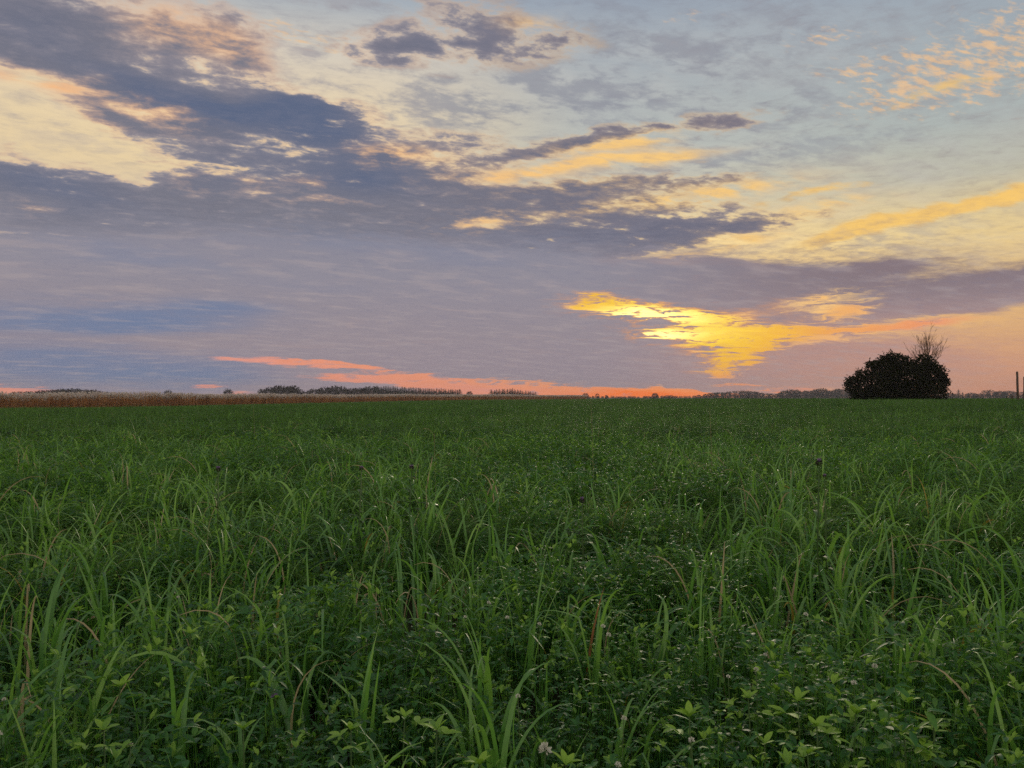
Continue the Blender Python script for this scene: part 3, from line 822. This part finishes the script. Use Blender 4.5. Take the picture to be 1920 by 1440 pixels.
def build_bush():
    d0 = 70.0; bx, by = at(1684, d0); bz = tz(bx, by)
    k = d0 / FPX                                   # metres for one photograph pixel at that distance
    root = thing('round_bush', 'big dark leafy bush standing alone at the far side of the field', 'bush', (bx, by, bz))
    # lobes: centre across, height above the base row, half width, half height, depth offset (photograph pixels, metres after k)
    lobes = [(-45, 30, 40, 34, 0), (-70, 33, 24, 18, 10), (-82, 38, 14, 9, 0), (-36, 54, 26, 24, -8), (-40, 72, 12, 8, 0), (-12, 60, 28, 28, 12),
             (-2, 82, 18, 9, 0), (8, 70, 17, 17, -6), (-18, 78, 16, 10, 6), (20, 36, 40, 36, 4), (50, 58, 26, 22, -8), (46, 76, 20, 10, 0), (60, 68, 14, 9, 8), (68, 44, 22, 24, 8), (78, 38, 14, 16, 0),
             (60, 16, 30, 18, 0), (-50, 10, 36, 16, 0), (0, 14, 60, 18, 0), (-75, 20, 14, 12, -10), (80, 58, 9, 8, 0), (-28, 20, 40, 22, -16), (30, 22, 40, 22, -16), (0, 50, 40, 30, -14)]
    lobes += [(-85, 45, 8, 6, 0), (-66, 56, 9, 8, 5), (-51, 73, 9, 7, -5), (-8, 90, 10, 5, 0), (50, 86, 10, 6, 0), (85, 40, 8, 10, 0), (73, 66, 8, 7, 4), (-24, 87, 7, 5, 0), (27, 64, 16, 16, 0)]     # small outer lobes that break the outline
    n_per = [int(60 + 1.5 * l[2] * l[3]) for l in lobes]
    cr = MB()
    for (cx, cz, rx, rz_, dy), n in zip(lobes, n_per):
        n = int(n * 0.80)
        for i in range(n):
            v = RNG.normal(0, 1, 3); v /= np.linalg.norm(v); rr = U(.45, 1.0) ** .6 * (1.0 + .16 * math.sin(v[0] * 7 + cx) * math.sin(v[2] * 8 + cz))
            rr *= U(.9, 1.14)
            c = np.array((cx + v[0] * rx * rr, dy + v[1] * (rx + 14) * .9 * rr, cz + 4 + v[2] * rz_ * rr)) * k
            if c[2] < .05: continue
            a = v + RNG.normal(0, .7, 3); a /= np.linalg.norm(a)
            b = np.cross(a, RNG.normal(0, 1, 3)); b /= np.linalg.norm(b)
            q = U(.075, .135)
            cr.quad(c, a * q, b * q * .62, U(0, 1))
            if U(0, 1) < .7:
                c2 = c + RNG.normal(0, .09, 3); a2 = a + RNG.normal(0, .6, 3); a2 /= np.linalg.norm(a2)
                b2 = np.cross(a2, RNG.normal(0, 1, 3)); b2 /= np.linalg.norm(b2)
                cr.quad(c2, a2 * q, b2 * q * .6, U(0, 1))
    for i in range(190):                                    # shoots that stick out of the outline
        cx, cz, rx, rz_, dy = random.choice(lobes)
        v = RNG.normal(0, 1, 3); v /= np.linalg.norm(v); v[2] = abs(v[2]) * .9 - .1
        b = np.array((cx + v[0] * rx, dy + v[1] * rx * .9, cz + 4 + v[2] * rz_)) * k
        if b[2] < .3: continue
        d = v + RNG.normal(0, .35, 3); d /= np.linalg.norm(d); L = U(.15, .5)
        for j in range(7):
            c = b + d * L * j / 6 + RNG.normal(0, .03, 3); a = d + RNG.normal(0, .8, 3); a /= np.linalg.norm(a); w = np.cross(a, RNG.normal(0, 1, 3)); w /= np.linalg.norm(w)
            cr.quad(c, a * .09, w * .05, U(0, 1))
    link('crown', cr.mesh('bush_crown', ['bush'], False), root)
    for cx, lean in ((-40, -.35), (-16, -.12), (10, .05), (34, .2), (58, .4)):
        tr = MB()
        branch_mesh((cx * k * .45, U(-.3, .3), -.1), (lean, U(-.2, .2), 1.0), 2.0, .13, 3, tr, .45, (2, 3), .25, .10, .62)
        link('trunk', tr.mesh('bush_trunk', ['bark']), root)
    # rough grass and brambles at its foot
    # leafless tree rising behind the bush
    d1 = 73.0; tx, ty = at(1740, d1); t_z = tz(tx, ty)
    root = thing('bare_tree', 'leafless tree whose thin branches fan out above the big bush', 'tree', (tx, ty, t_z))
    tr = MB(); tr.tube([(0, 0, -.1), (.05, 0, 1.4), (0, .02, 3.0), (.04, 0, 4.3)], [.15, .13, .11, .08], 7)
    link('trunk', tr.mesh('bare_tree_trunk', ['bark']), root)
    br = MB(); random.seed(5)
    for i in range(26):
        a = i * 2.4; lean = .14 + 1.25 * (i / 25)
        h = 4.3 - 1.1 * (i / 25)
        branch_mesh((0, 0, h), (math.sin(a) * lean, math.cos(a) * lean, 1.0), U(1.30, 1.75), .028, 3, br, .26, (2, 4), .16, .05, .60, 4, .0055)
    link('branches', br.mesh('bare_tree_branches', ['warm_twig']), root)
build_bush()

# ------------------------------------------------------------------ posts by the right edge
def build_posts():
    def post(name, px, d, h, r, lean, label, group=None):
        x, y = at(px, d); mb = MB(); z0 = tz(x, y)
        seg = 7
        pts = [(lean * h * i / seg + U(-.008, .008), U(-.008, .008), -.3 + (h + .3) * i / seg) for i in range(seg + 1)]
        mb.tube(pts, [r * (1.06 - .12 * i / seg) * U(.96, 1.04) for i in range(seg + 1)], 9)
        root = thing(name, label, 'post', (x, y, z0), 0, group)
        link('shaft', mb.mesh('post_shaft', ['post']), root)
        cp = MB(); t = pts[-1]
        cp.tube([t, (t[0], t[1], t[2] + .03), (t[0], t[1], t[2] + .05)], [r * .95, r * .8, r * .3], 9)
        link('weathered_top', cp.mesh('post_top', ['post']), root)
    post('tall_post', 1909, 62, 2.75, .085, -.025, 'tall weathered wooden post standing clear of the frame edge')
    post('tall_post', 1921, 58, 2.25, .10, .01, 'thick wooden post cut off by the right frame edge')
    post('short_post', 1897, 64, .85, .09, .03, 'short dark stump of a post beside the tall wooden post')
build_posts()

# ------------------------------------------------------------------ far trees
ONES = ['', 'first', 'second', 'third', 'fourth', 'fifth', 'sixth', 'seventh', 'eighth', 'ninth', 'tenth', 'eleventh', 'twelfth', 'thirteenth', 'fourteenth', 'fifteenth', 'sixteenth', 'seventeenth', 'eighteenth', 'nineteenth']
def nth(i):
    if i < 20: return ONES[i]
    t, o = divmod(i, 10)
    return {2: 'twentieth', 3: 'thirtieth', 4: 'fortieth', 5: 'fiftieth'}[t] if o == 0 else {2: 'twenty-', 3: 'thirty-', 4: 'forty-', 5: 'fifty-'}[t] + ONES[o]
def far_broadleaf(n=420, rx=1.0, h=1.0, sparse=.0):
    """leafless crown of fine twigs, unit height"""
    tr = MB(); tr.tube([(0, 0, -.05), (.01, 0, .2), (0, 0, .42)], [.035, .028, .02], 5)
    cr = MB()
    for i in range(9):
        a = U(0, 6.28); e = (math.sin(a) * U(.1, .36) * rx, math.cos(a) * U(.1, .36) * rx, U(.55, .92))
        cr.tube([(0, 0, U(.2, .4)), (e[0] * .5, e[1] * .5, e[2] * .72), e], [.016, .011, .005], 3, cap=False)
    for i in range(n):
        v = RNG.normal(0, 1, 3); v /= np.linalg.norm(v); r = U(.3, 1.0) ** .55
        c = np.array((v[0] * .40 * rx * r, v[1] * .40 * rx * r, .54 + v[2] * .46 * r * h))
        if i % 3 == 0: c[2] = U(.0, .4)
        a = v + RNG.normal(0, .35, 3) + np.array((0, 0, .3)); a /= np.linalg.norm(a); b = np.cross(a, RNG.normal(0, 1, 3)); b /= np.linalg.norm(b)
        cr.quad(c, a * U(.05, .11), b * U(.016, .034), .5)
    return tr.mesh('far_trunk', ['bark']), cr.mesh('far_crown', ['twig'], False)
def far_conifer():
    tr = MB(); tr.tube([(0, 0, -.05), (0, 0, .5), (0, 0, .97)], [.022, .016, .004], 5)
    cr = MB()
    for i in range(340):
        s = U(0, 1) ** 1.3; z = .06 + .93 * s; r = .20 * (1 - s) ** .85 + .012; a = U(0, 6.28); q = U(.25, 1.0)
        rr = r * q * (1 + .25 * math.sin(z * 46))
        c = np.array((math.sin(a) * rr, math.cos(a) * rr, z))
        d = np.array((math.sin(a), math.cos(a), U(-.5, .1)))
        cr.quad(c, d * .075 * (1.2 - s), np.array((math.cos(a), -math.sin(a), .3)) * .045 * (1.2 - s), .5)
    return tr.mesh('far_trunk', ['bark']), cr.mesh('far_crown', ['conifer'], False)
BROAD = [far_broadleaf(620, 1.0), far_broadleaf(760, 1.25), far_broadleaf(480, .8), far_broadleaf(820, 1.5, .9), far_broadleaf(400, 1.05)]
CONI = [far_conifer() for i in range(4)]

def far_tree(kind, px, top, d, label, group, name, wide=1.0, base=None):
    x, y = at(px, d); z = tz(x, y)
    h = CAM_Z + (HORIZON - top + (2.5 if px < 1010 else 0.5)) / FPX * d - z
    tr, cr = random.choice(CONI if kind == 'c' else BROAD)
    root = thing(name, label, 'tree', (x, y, z), U(0, 6.28), group)
    root.scale = (h * wide, h * wide, h)
    link('trunk', tr, root); link('crown', cr, root)

def build_far_trees():
    gw = 'trees of the low wood behind the left end of the reeds'
    for px, top in ((12, 740), (26, 737), (40, 736), (52, 735), (64, 735), (76, 734), (90, 733), (101, 732), (114, 731), (124, 731), (134, 730), (146, 731), (156, 732), (166, 732), (176, 733), (188, 735), (200, 737)):
        i0 = i0 + 1 if px > 12 else 1
        far_tree('b', px, top, U(470, 520), f'low dark tree, {nth(i0)} from the left in the wood behind the leftmost reeds', gw, 'far_tree', 1.3)
    for px, top, lb in ((315, 733, 'small lone treetop peeping over the reeds between the left wood and the tree clump'),
                        (428, 731, 'slim bare treetop peeping over the reeds just left of the tree clump')):
        far_tree('b', px, top, 500, lb, None, 'far_tree', .8)
    gc = 'round bare trees in the clump above the reeds'
    for px, top in ((493, 730), (505, 728), (521, 725), (530, 724), (540, 726), (549, 725), (556, 730)):
        i0 = i0 + 1 if px > 493 else 1
        far_tree('b', px, top, U(540, 580), f'round bare tree, {nth(i0)} from the left in the tight clump above the reeds', gc, 'far_tree', 1.25)
    gr = 'bare trees in the row leading to the spruces'
    for px, top in ((575, 735), (588, 731), (600, 730), (610, 727), (620, 728), (632, 724), (641, 730), (652, 729), (664, 730), (674, 729), (684, 729), (696, 725), (706, 730)):
        i0 = i0 + 1 if px > 575 else 1
        far_tree('b', px, top, U(560, 620), f'bare rounded tree, {nth(i0)} from the left in the row joining the spruce plantation', gr, 'far_tree', 1.25)
    gp = 'spruces of the long plantation'
    n = 38
    for i in range(n):
        px = 702 + (862 - 702) * i / (n - 1) + U(-.8, .8); top = 725.5 + 7.0 * i / (n - 1) + U(-1.6, 1.2)
        far_tree('c', px, top, U(600, 640), f'dark pointed spruce, {nth(i + 1)} from the left in the long plantation', gp, 'spruce_tree', 2.4)
    far_tree('b', 880, 735, 600, 'tiny bare tree between the two spruce plantations', None, 'far_tree', 1.1)
    gs = 'spruces of the short plantation'
    for i in range(18):
        px = 922 + (1005 - 922) * i / 17 + U(-1, 1); top = 733.5 - 3 * math.exp(-((px - 955) / 22) ** 2) + 3.5 * max(0, (px - 960) / 45) + U(-1.2, 1)
        far_tree('c', px, top, U(620, 660), f'dark pointed spruce, {nth(i + 1)} from the left in the short plantation', gs, 'spruce_tree', 2.4)
    for px, top, lb in ((1098, 737, 'small bare tree at the far end of the reeds, left one of two'), (1120, 738, 'small bare tree at the far end of the reeds, right one of two'),
                        (1137, 741, 'tiny bush shaped tree on the horizon below the glowing orange sky'), (1228, 737, 'hazy single tree standing up from the horizon hedge below the bright gap')):
        far_tree('b', px, top, 720, lb, None, 'far_tree', 1.1)
    gh = 'low hedge trees on the horizon'
    for i in range(26):
        px = 1104 + i * 8.6 + U(-2, 2)
        far_tree('b', px, 743.2 - 1.6 * sm((px - 1180) / 140.0) + U(-1.0, .8), U(860, 930), f'low hedge tree on the horizon, {nth(i + 1)} to the right from the end of the reeds', gh, 'far_tree', 1.9)
    gz = 'trees of the hazy wood left of the big bush'
    tops = ((1322, 739), (1330, 737), (1339, 736), (1348, 735), (1357, 735), (1365, 734), (1374, 733), (1383, 733), (1392, 732), (1401, 733), (1410, 733), (1419, 735), (1428, 736), (1437, 737), (1446, 738), (1455, 738), (1464, 736),
            (1472, 732), (1483, 730), (1494, 731), (1503, 733), (1511, 732), (1520, 733), (1530, 730), (1541, 728), (1551, 731), (1561, 732), (1570, 729), (1580, 729), (1590, 731), (1600, 730), (1612, 733), (1634, 733), (1656, 733))
    for i, (px, top) in enumerate(tops):
        far_tree('b', px, top, U(820, 900), f'hazy bare tree, {nth(i + 1)} from the left in the horizon wood left of the bush', gz, 'far_tree', 1.35)
    ge = 'trees of the hazy wood right of the big bush'
    for i, (px, top) in enumerate(((1762, 737), (1772, 737), (1781, 737), (1789, 738), (1813, 738), (1821, 736), (1829, 738), (1838, 738), (1848, 732), (1857, 731), (1867, 734), (1876, 733), (1883, 735), (1892, 732), (1901, 735), (1913, 735), (1925, 733), (1940, 734))):
        far_tree('b', px, top, U(760, 820), f'hazy bare tree, {nth(i + 1)} from the left in the horizon wood right of the bush', ge, 'far_tree', 1.35)
    far_tree('c', 1797, 730, 740, 'taller of two pointed conifers on the horizon right of the big bush', None, 'spruce_tree', 1.9)
    far_tree('c', 1805, 735, 740, 'shorter of two pointed conifers on the horizon right of the big bush', None, 'spruce_tree', 1.9)
build_far_trees()

# ------------------------------------------------------------------ plants one can pick out in the foreground
def blade_mesh(L, w, th0, bend, power, tint, mat, twist=0.0, kink=None, az=0.0, fold=.3):
    mb = MB(); mb.blade((0, 0, 0), az, L, w, th0, bend, power, fold, 14, tint, 0, twist, kink)
    return mb.mesh('grass_blade', [mat])

def pick_grass(px, py_top, py_base, n, w, label, style='arch', group=None, tint=.55, mats=('grass',)):
    """a tuft whose foot is at py_base and whose tallest blade reaches py_top"""
    x, y = spot(px, py_base, .24); z = tz(x, y)
    h = max(.18, (py_base - py_top) / FPX * y * 1.05 + .24)
    root = thing('grass_tuft', label, 'grass', (x, y, z), 0, group)
    for i in range(n):
        az = U(0, 6.28)
        if style == 'arch': th0, bend, pw, L = U(.02, .22), U(1.6, 2.7), U(2.4, 4.2), h * U(.95, 1.4)
        elif style == 'upright': th0, bend, pw, L = U(.02, .16), U(.1, .7), 2.0, h * U(.75, 1.05)
        else: th0, bend, pw, L = U(.05, .3), U(.6, 2.3), U(1.6, 3.0), h * U(.7, 1.3)
        kink = (U(.5, .72), U(.7, 1.4)) if U(0, 1) < .22 else None
        o = link('blade', blade_mesh(L, w * U(.75, 1.15), th0, bend, pw, tint + U(-.2, .3), random.choice(mats), U(-.7, .7), kink, az, U(.12, .4)), root)
        o.location = (U(-.02, .02), U(-.02, .02), 0)

def build_pick_grass():
    G_ = [
        (90, 1118, 1240, 6, .014, 'grass tuft with two blades bent into arches at the left edge, above the lowest tuft', 'arch'),
        (300, 1075, 1205, 6, .011, 'upright grass tuft among dark clover in the left third, below the feathery weeds', 'mix'),
        (335, 1235, 1385, 5, .015, 'large bright grass tuft with one blade folded over in the lower left', 'arch'),
        (45, 1270, 1440, 5, .012, 'grass tuft with a yellowing curled blade in the bottom left corner', 'mix'),
        (100, 1260, 1450, 4, .013, 'straight bright grass blades just right of the bottom left corner', 'upright'),
        (450, 1320, 1420, 4, .014, 'low grass tuft with a blade drooping in an arch near the bottom, left of centre', 'arch'),
        (545, 1160, 1250, 3, .014, 'grass tuft with a pale folded blade hanging down, left of centre', 'arch'),
        (610, 1040, 1190, 7, .011, 'dense grass tuft with hooked tips left of centre in the grass belt', 'mix'),
        (680, 1185, 1345, 6, .013, 'group of straight leaning grass blades in the lower middle left', 'upright'),
        (780, 1075, 1190, 6, .010, 'slender arching grass tuft just left of the centre line', 'arch'),
        (930, 1270, 1440, 6, .016, 'tall broad grass tuft arching both ways at the bottom centre', 'arch'),
        (985, 1050, 1210, 6, .011, 'upright grass tuft with a yellow green stem at the centre', 'upright'),
        (920, 1130, 1290, 7, .012, 'thick grass tuft fanning out above the bottom centre tuft', 'mix'),
        (1110, 1105, 1235, 5, .013, 'grass tuft beside the rust coloured dry leaf', 'arch'),
        (1170, 1265, 1350, 3, .012, 'low arching grass right of the bottom centre tuft', 'arch'),
        (1315, 1085, 1235, 6, .012, 'grass tuft of straight blades right of centre beside white clover heads', 'upright'),
        (1460, 1100, 1225, 5, .013, 'single file of tall grass blades in the right middle, one long bright blade', 'upright'),
        (1560, 1165, 1260, 3, .013, 'grass with one pale blade folded sharply downward in the lower right', 'arch'),
        (1690, 1185, 1270, 4, .011, 'arching grass tuft in the lower right above the young clover', 'arch'),
        (1790, 1235, 1310, 3, .013, 'long grass blade bent down across clover near the right edge', 'arch'),
        (1880, 1060, 1215, 7, .012, 'dense tall grass tuft against the right edge', 'mix'),
        (1820, 1050, 1170, 5, .010, 'slender grass tuft a little in from the right edge', 'mix'),
        (1300, 975, 1110, 7, .011, 'grass tuft in the belt right of centre with curled tips', 'mix'),
        (860, 940, 1060, 6, .010, 'tall thin grass tuft rising out of the belt just left of centre', 'arch'),
    ]
    for px, t, b, n, w, lb, st in G_:
        pick_grass(px, t, b, n, w, lb, st, None, U(.5, .7))
    grp = 'grass tufts along the belt in the middle of the field'
    for i in range(60):
        py = 960 + 190 * U(0, 1) ** .8; px = U(10, 1910)
        pick_grass(px, py - U(35, 85), py, random.randint(4, 7), U(.009, .014), 'grass tuft with arching blades in the belt crossing the near field', random.choice(['arch', 'mix', 'mix', 'upright']), grp, U(.4, .65),
                   ('grass',) * 22 + ('dry', 'yellowing'))
build_pick_grass()

def build_odd_blades():
    # rust coloured dry leaf standing in the clover
    x, y = spot(1098, 1225, .16); root = thing('dry_leaf', 'rust coloured dry grass leaf standing upright near the centre', 'leaf', (x, y, tz(x, y)))
    link('blade', blade_mesh(.42, .017, .12, .35, 1.5, .35, 'rust', .3, None, .9), root)
    # long yellowing blade, bottom right
    x, y = spot(1925, 1440, .12); root = thing('yellow_shoot', 'long yellowing grass blade slanting out of the bottom right corner', 'grass', (x, y, tz(x, y)))
    link('blade', blade_mesh(.42, .011, .75, .9, 3.0, .55, 'yellowing', .2, None, -1.2), root)
    for px, py, lb in ((725, 1100, 'short orange tipped dry blade left of centre'), (890, 985, 'reddish dry blade in the grass belt at the centre'), (1040, 1140, 'thin brown drooping blade above the rust coloured leaf'),
                       (455, 1060, 'orange dry blade bent in the left part of the belt'), (600, 1260, 'dark rust blade hanging in the lower left'), (30, 1310, 'orange yellow curled blade at the left edge')):
        x, y = spot(px, py + 40, .14); root = thing('withered_shoot', lb, 'grass', (x, y, tz(x, y)))
        link('blade', blade_mesh(U(.36, .48), .011, .2, U(1.0, 1.9), 2.0, .4, 'dry', .6, None, U(0, 6.28)), root)
    # pale flowering stalks that stand above the sward
    for px, top, d, lb in ((1113, 748, 7.5, 'pale seeding grass stalk rising to the horizon right of centre'), (1336, 765, 7.0, 'thin pale seeding stalk standing below the bright gap'), (1445, 790, 8.0, 'dark leafy stalk standing above the sward right of the pale stalks'),
                           (817, 812, 7.0, 'short seeding stalk above the sward near the centre'), (478, 752, 15.0, 'pale stalk against the reeds at their middle')):
        x, y = at(px, d); h = CAM_Z + (HORIZON - top) / FPX * d - tz(x, y)
        root = thing('seed_stalk', lb, 'plant', (x, y, tz(x, y)), U(0, 6.28))
        full = seed_stalk(h)
        link('stalk', full.mesh('seed_stalk', ['stem' if px == 1445 else 'straw']), root)
build_odd_blades()

def clover_head():
    mb = MB()
    for i in range(46):
        v = RNG.normal(0, 1, 3); v /= np.linalg.norm(v)
        if v[2] < -.55: continue
        mb.leaflet(v * .004, v + np.array((0, 0, .25)), (v[1], -v[0], .3), .0078, .0042, -.15, .4, U(.2, 1), prof=((0, .5), (.5, 1), (1, .35)))
    return mb.mesh('flower_head', ['white_petal'])
HEADS = [clover_head() for i in range(4)]
def build_clover_flowers():
    spots_ = [(917, 1130), (872, 1157), (951, 1160), (1011, 1171), (1130, 1173), (1140, 1190), (971, 1303), (1168, 1346), (1022, 1401), (1157, 1430), (1508, 1151), (1486, 1248), (1636, 1250), (1597, 1279), (1462, 1121), (1450, 1104),
              (1776, 1083), (1806, 1077), (1778, 1118), (1836, 1161), (250, 1392), (14, 1309), (337, 1121), (1294, 1388), (1415, 1257), (1363, 1266), (6, 1375), (1432, 1228)]
    grp = 'white clover heads dotted over the near field'
    spots_.sort(); i0 = 0
    for px, py in spots_:
        i0 += 1
        hgt = U(.36, .42); x, y = spot(px, py, hgt); z = tz(x, y)
        big = (px, py) == (1022, 1401)
        lb = 'largest white clover head, low down at the bottom centre' if big else f'small white clover head, {nth(i0)} of the clover heads counted from the left'
        root = thing('clover_flower', lb, 'flower', (x, y, z), U(0, 6.28), None if big else grp)
        h = link('flower_head', random.choice(HEADS), root, (0, 0, hgt)); h.scale = (U(.5, .8),) * 3 if not big else (1.45,) * 3
        mb = MB(); mb.tube([(U(-.02, .02), U(-.02, .02), 0), (.005, .004, hgt * .6), (0, 0, hgt - .002)], [.0014, .0012, .0011], 5)
        link('stalk', mb.mesh('clover_stalk', ['stem']), root)
build_clover_flowers()

def build_thistles():
    def thistle(px, py, d, r, label, leaves=6, purple=True):
        x, y = at(px, d); h = CAM_Z + (HORIZON - py) / FPX * d - tz(x, y)
        root = thing('thistle', label, 'flower', (x, y, tz(x, y)), U(0, 6.28))
        mb = MB(); mb.tube([(.02, 0, 0), (-.01, .01, h * .5), (0, 0, h - r)], [.005, .004, .003], 6)
        for k in range(leaves):
            s = U(.2, .8); a = U(0, 6.28)
            mb.leaflet((0, 0, h * s), (math.sin(a), math.cos(a), .6), (0, 0, 1), U(.08, .14), .03, .4, .4, .4, prof=((0, .2), (.2, .9), (.3, .5), (.45, 1), (.55, .5), (.7, .8), (.8, .4), (1, .03)))
        link('stem', mb.mesh('thistle_stem', ['stem']), root)
        hd = MB()
        for k in range(60):
            v = RNG.normal(0, 1, 3); v /= np.linalg.norm(v); v[2] = v[2] * .8
            hd.leaflet(v * r * .5, v + np.array((0, 0, .5)), (v[1], -v[0], .2), r * .7, r * .28, -.2, .3, .5, prof=((0, 1), (.6, .7), (1, .05)))
        b = link('flower_head', hd.mesh('thistle_bracts', ['bract']), root, (0, 0, h))
        fl = MB()
        for k in range(46):
            a = U(0, 6.28); q = U(0, .65)
            fl.leaflet((math.sin(a) * q * r * .5, math.cos(a) * q * r * .5, r * .3), (math.sin(a) * q, math.cos(a) * q, 1), (math.cos(a), -math.sin(a), 0), r * U(.8, 1.2), r * .12, .1, .2, U(.2, .9), prof=((0, .6), (.7, 1), (1, .2)))
        link('petals', fl.mesh('thistle_petals', ['purple_petal']), b)
    thistle(1535, 868, 3.7, .017, 'tallest purple thistle head standing right of centre above the grass')
    thistle(678, 879, 4.6, .014, 'left one of two small thistle heads left of centre')
    thistle(772, 877, 4.6, .015, 'right one of two small thistle heads left of centre')
    thistle(1091, 938, 3.9, .015, 'greyish thistle head standing among grass just right of centre')
    thistle(410, 880, 4.8, .016, 'dark thistle head in the left half above the grass')
    thistle(1545, 893, 3.9, .010, 'small thistle bud right beneath the tallest thistle head', 3)
    # small violet flower low on the left
    x, y = spot(518, 1300, .33); root = thing('violet_flower', 'small violet flower low among clover in the lower left', 'flower', (x, y, tz(x, y)))
    mb = MB(); mb.tube([(0, 0, 0), (.004, 0, .2), (0, 0, .325)], [.0016, .0014, .0012], 5); link('stalk', mb.mesh('violet_stalk', ['stem']), root)
    mb = MB()
    for k in range(7):
        a = k * .9 + U(-.1, .1); mb.leaflet((0, 0, .326), (math.sin(a), math.cos(a), U(.1, .6)), (0, 0, 1), .014, .009, .2, .2, U(.4, 1))
    link('petals', mb.mesh('violet_petals', ['purple_petal']), root)
build_thistles()

def build_pick_clover():
    """young clover shoots that stand out by their light green leaves"""
    def leaf_mesh(L, w, tint, curl, fold):
        mb = MB(); mb.leaflet((0, 0, 0), (0, 1, 0), (0, 0, 1), L, w, curl, fold, tint); return mb.mesh('clover_leaflet', ['clover'])
    kinds = [leaf_mesh(.043, .019, .95, .10, .35), leaf_mesh(.040, .017, .80, .22, .45), leaf_mesh(.036, .017, 1.0, .05, .25)]
    def young(px, py, label, tiers=1, s=1.0, up=.36):
        x, y = spot(px, py, up); root = thing('young_clover', label, 'plant', (x, y, tz(x, y)), U(0, 6.28))
        mb = MB(); mb.tube([(0, 0, 0), (.006, .003, up * .6), (0, 0, up)], [.0026, .0022, .0018], 5); link('stem', mb.mesh('young_stem', ['stem']), root)
        for t in range(tiers):
            zz = up - .045 * t; n = 1 if t == 0 else 2
            for q in range(n):
                a0 = U(0, 6.28)
                lf = link('leaf', None, root, (0, 0, zz), a0)
                if t:
                    pm = MB(); pm.strip([(0, 0, 0), (0, .02, .012), (0, .04, .02)], .002, .6); link('leaf_stalk', pm.mesh('leaf_stalk', ['stem']), lf)
                for j in range(5 if t == 0 else 3):
                    o = link('leaflet', random.choice(kinds), lf, (0, 0, 0) if t == 0 else (0, .04, .02))
                    o.rotation_euler = (U(.35, .95) if t == 0 else U(.05, .4), U(-.2, .2), (j * 1.257 if t == 0 else (j - 1) * 1.15) + U(-.2, .2)); o.scale = (s * U(.85, 1.1),) * 3
    L_ = [(1492, 1312, 'brightest young clover shoot with star shaped leaves in the lower right', 3, 1.1), (1527, 1362, 'young clover with two light leaves right below the brightest shoot', 2, .9), (1430, 1392, 'small light green clover shoot at the bottom, left of the brightest shoot', 1, .9),
          (1510, 1415, 'light clover shoot at the bottom below the brightest shoot', 2, .9), (1600, 1340, 'pale clover shoot right of the brightest shoot', 2, 1.0), (1690, 1375, 'light clover sprig in the bottom right', 2, 1.0), (1745, 1360, 'upright yellow green clover leaves near the bottom right corner', 2, 1.0),
          (1290, 1345, 'light clover shoot right of the bottom centre', 2, 1.0), (1400, 1310, 'light clover sprig left of the brightest shoot', 2, .8), (820, 1368, 'clover shoot with three light leaves left of the bottom centre tuft', 2, 1.0), (900, 1435, 'clover leaves spread flat at the bottom edge near the centre', 2, 1.0), (760, 1345, 'light clover sprig at the bottom middle left', 2, .9),
          (200, 1370, 'light clover bud shoot in the bottom left', 2, .9), (460, 1365, 'star of light clover leaves in the lower left', 1, 1.0), (230, 1285, 'pair of broad light clover leaves beside the large lower left tuft', 1, 1.0), (1060, 1435, 'light clover shoot at the bottom edge right of the largest clover head', 1, 1.0), (150, 1145, 'yellow green clover top at the left edge of the belt', 1, 1.0), (360, 1190, 'light clover tip in the left third', 1, .9),
          (1300, 1180, 'light clover tip at the lower right of the belt', 1, .8), (660, 1365, 'clover leaves of light green in the bottom left middle', 2, .9)]
    for px, py, lb, t, s in L_: young(px, py, lb, t, s)
build_pick_clover()

# ------------------------------------------------------------------ evening haze over the land
def build_haze():
    x0, x1, y0, y1, z0, z1 = -1100, 1100, -400, 1150, -4.5, 24.0
    v = [(x, y, z) for z in (z0, z1) for y in (y0, y1) for x in (x0, x1)]
    f = [(0, 2, 3, 1), (4, 5, 7, 6), (0, 1, 5, 4), (2, 6, 7, 3), (0, 4, 6, 2), (1, 3, 7, 5)]
    me = bpy.data.meshes.new('haze'); me.from_pydata(v, [], f)
    m, q = new_mat('evening_haze'); nt = m.node_tree
    pv = nt.nodes.new('ShaderNodeVolumePrincipled'); pv.inputs['Density'].default_value = .00026
    pv.inputs['Color'].default_value = (.80, .80, .88, 1)
    o = nt.nodes.new('ShaderNodeOutputMaterial'); nt.links.new(pv.outputs[0], o.inputs['Volume'])
    me.materials.append(m)
    tag(link('haze', me), 'thin evening haze over the fields', kind='stuff')
build_haze()
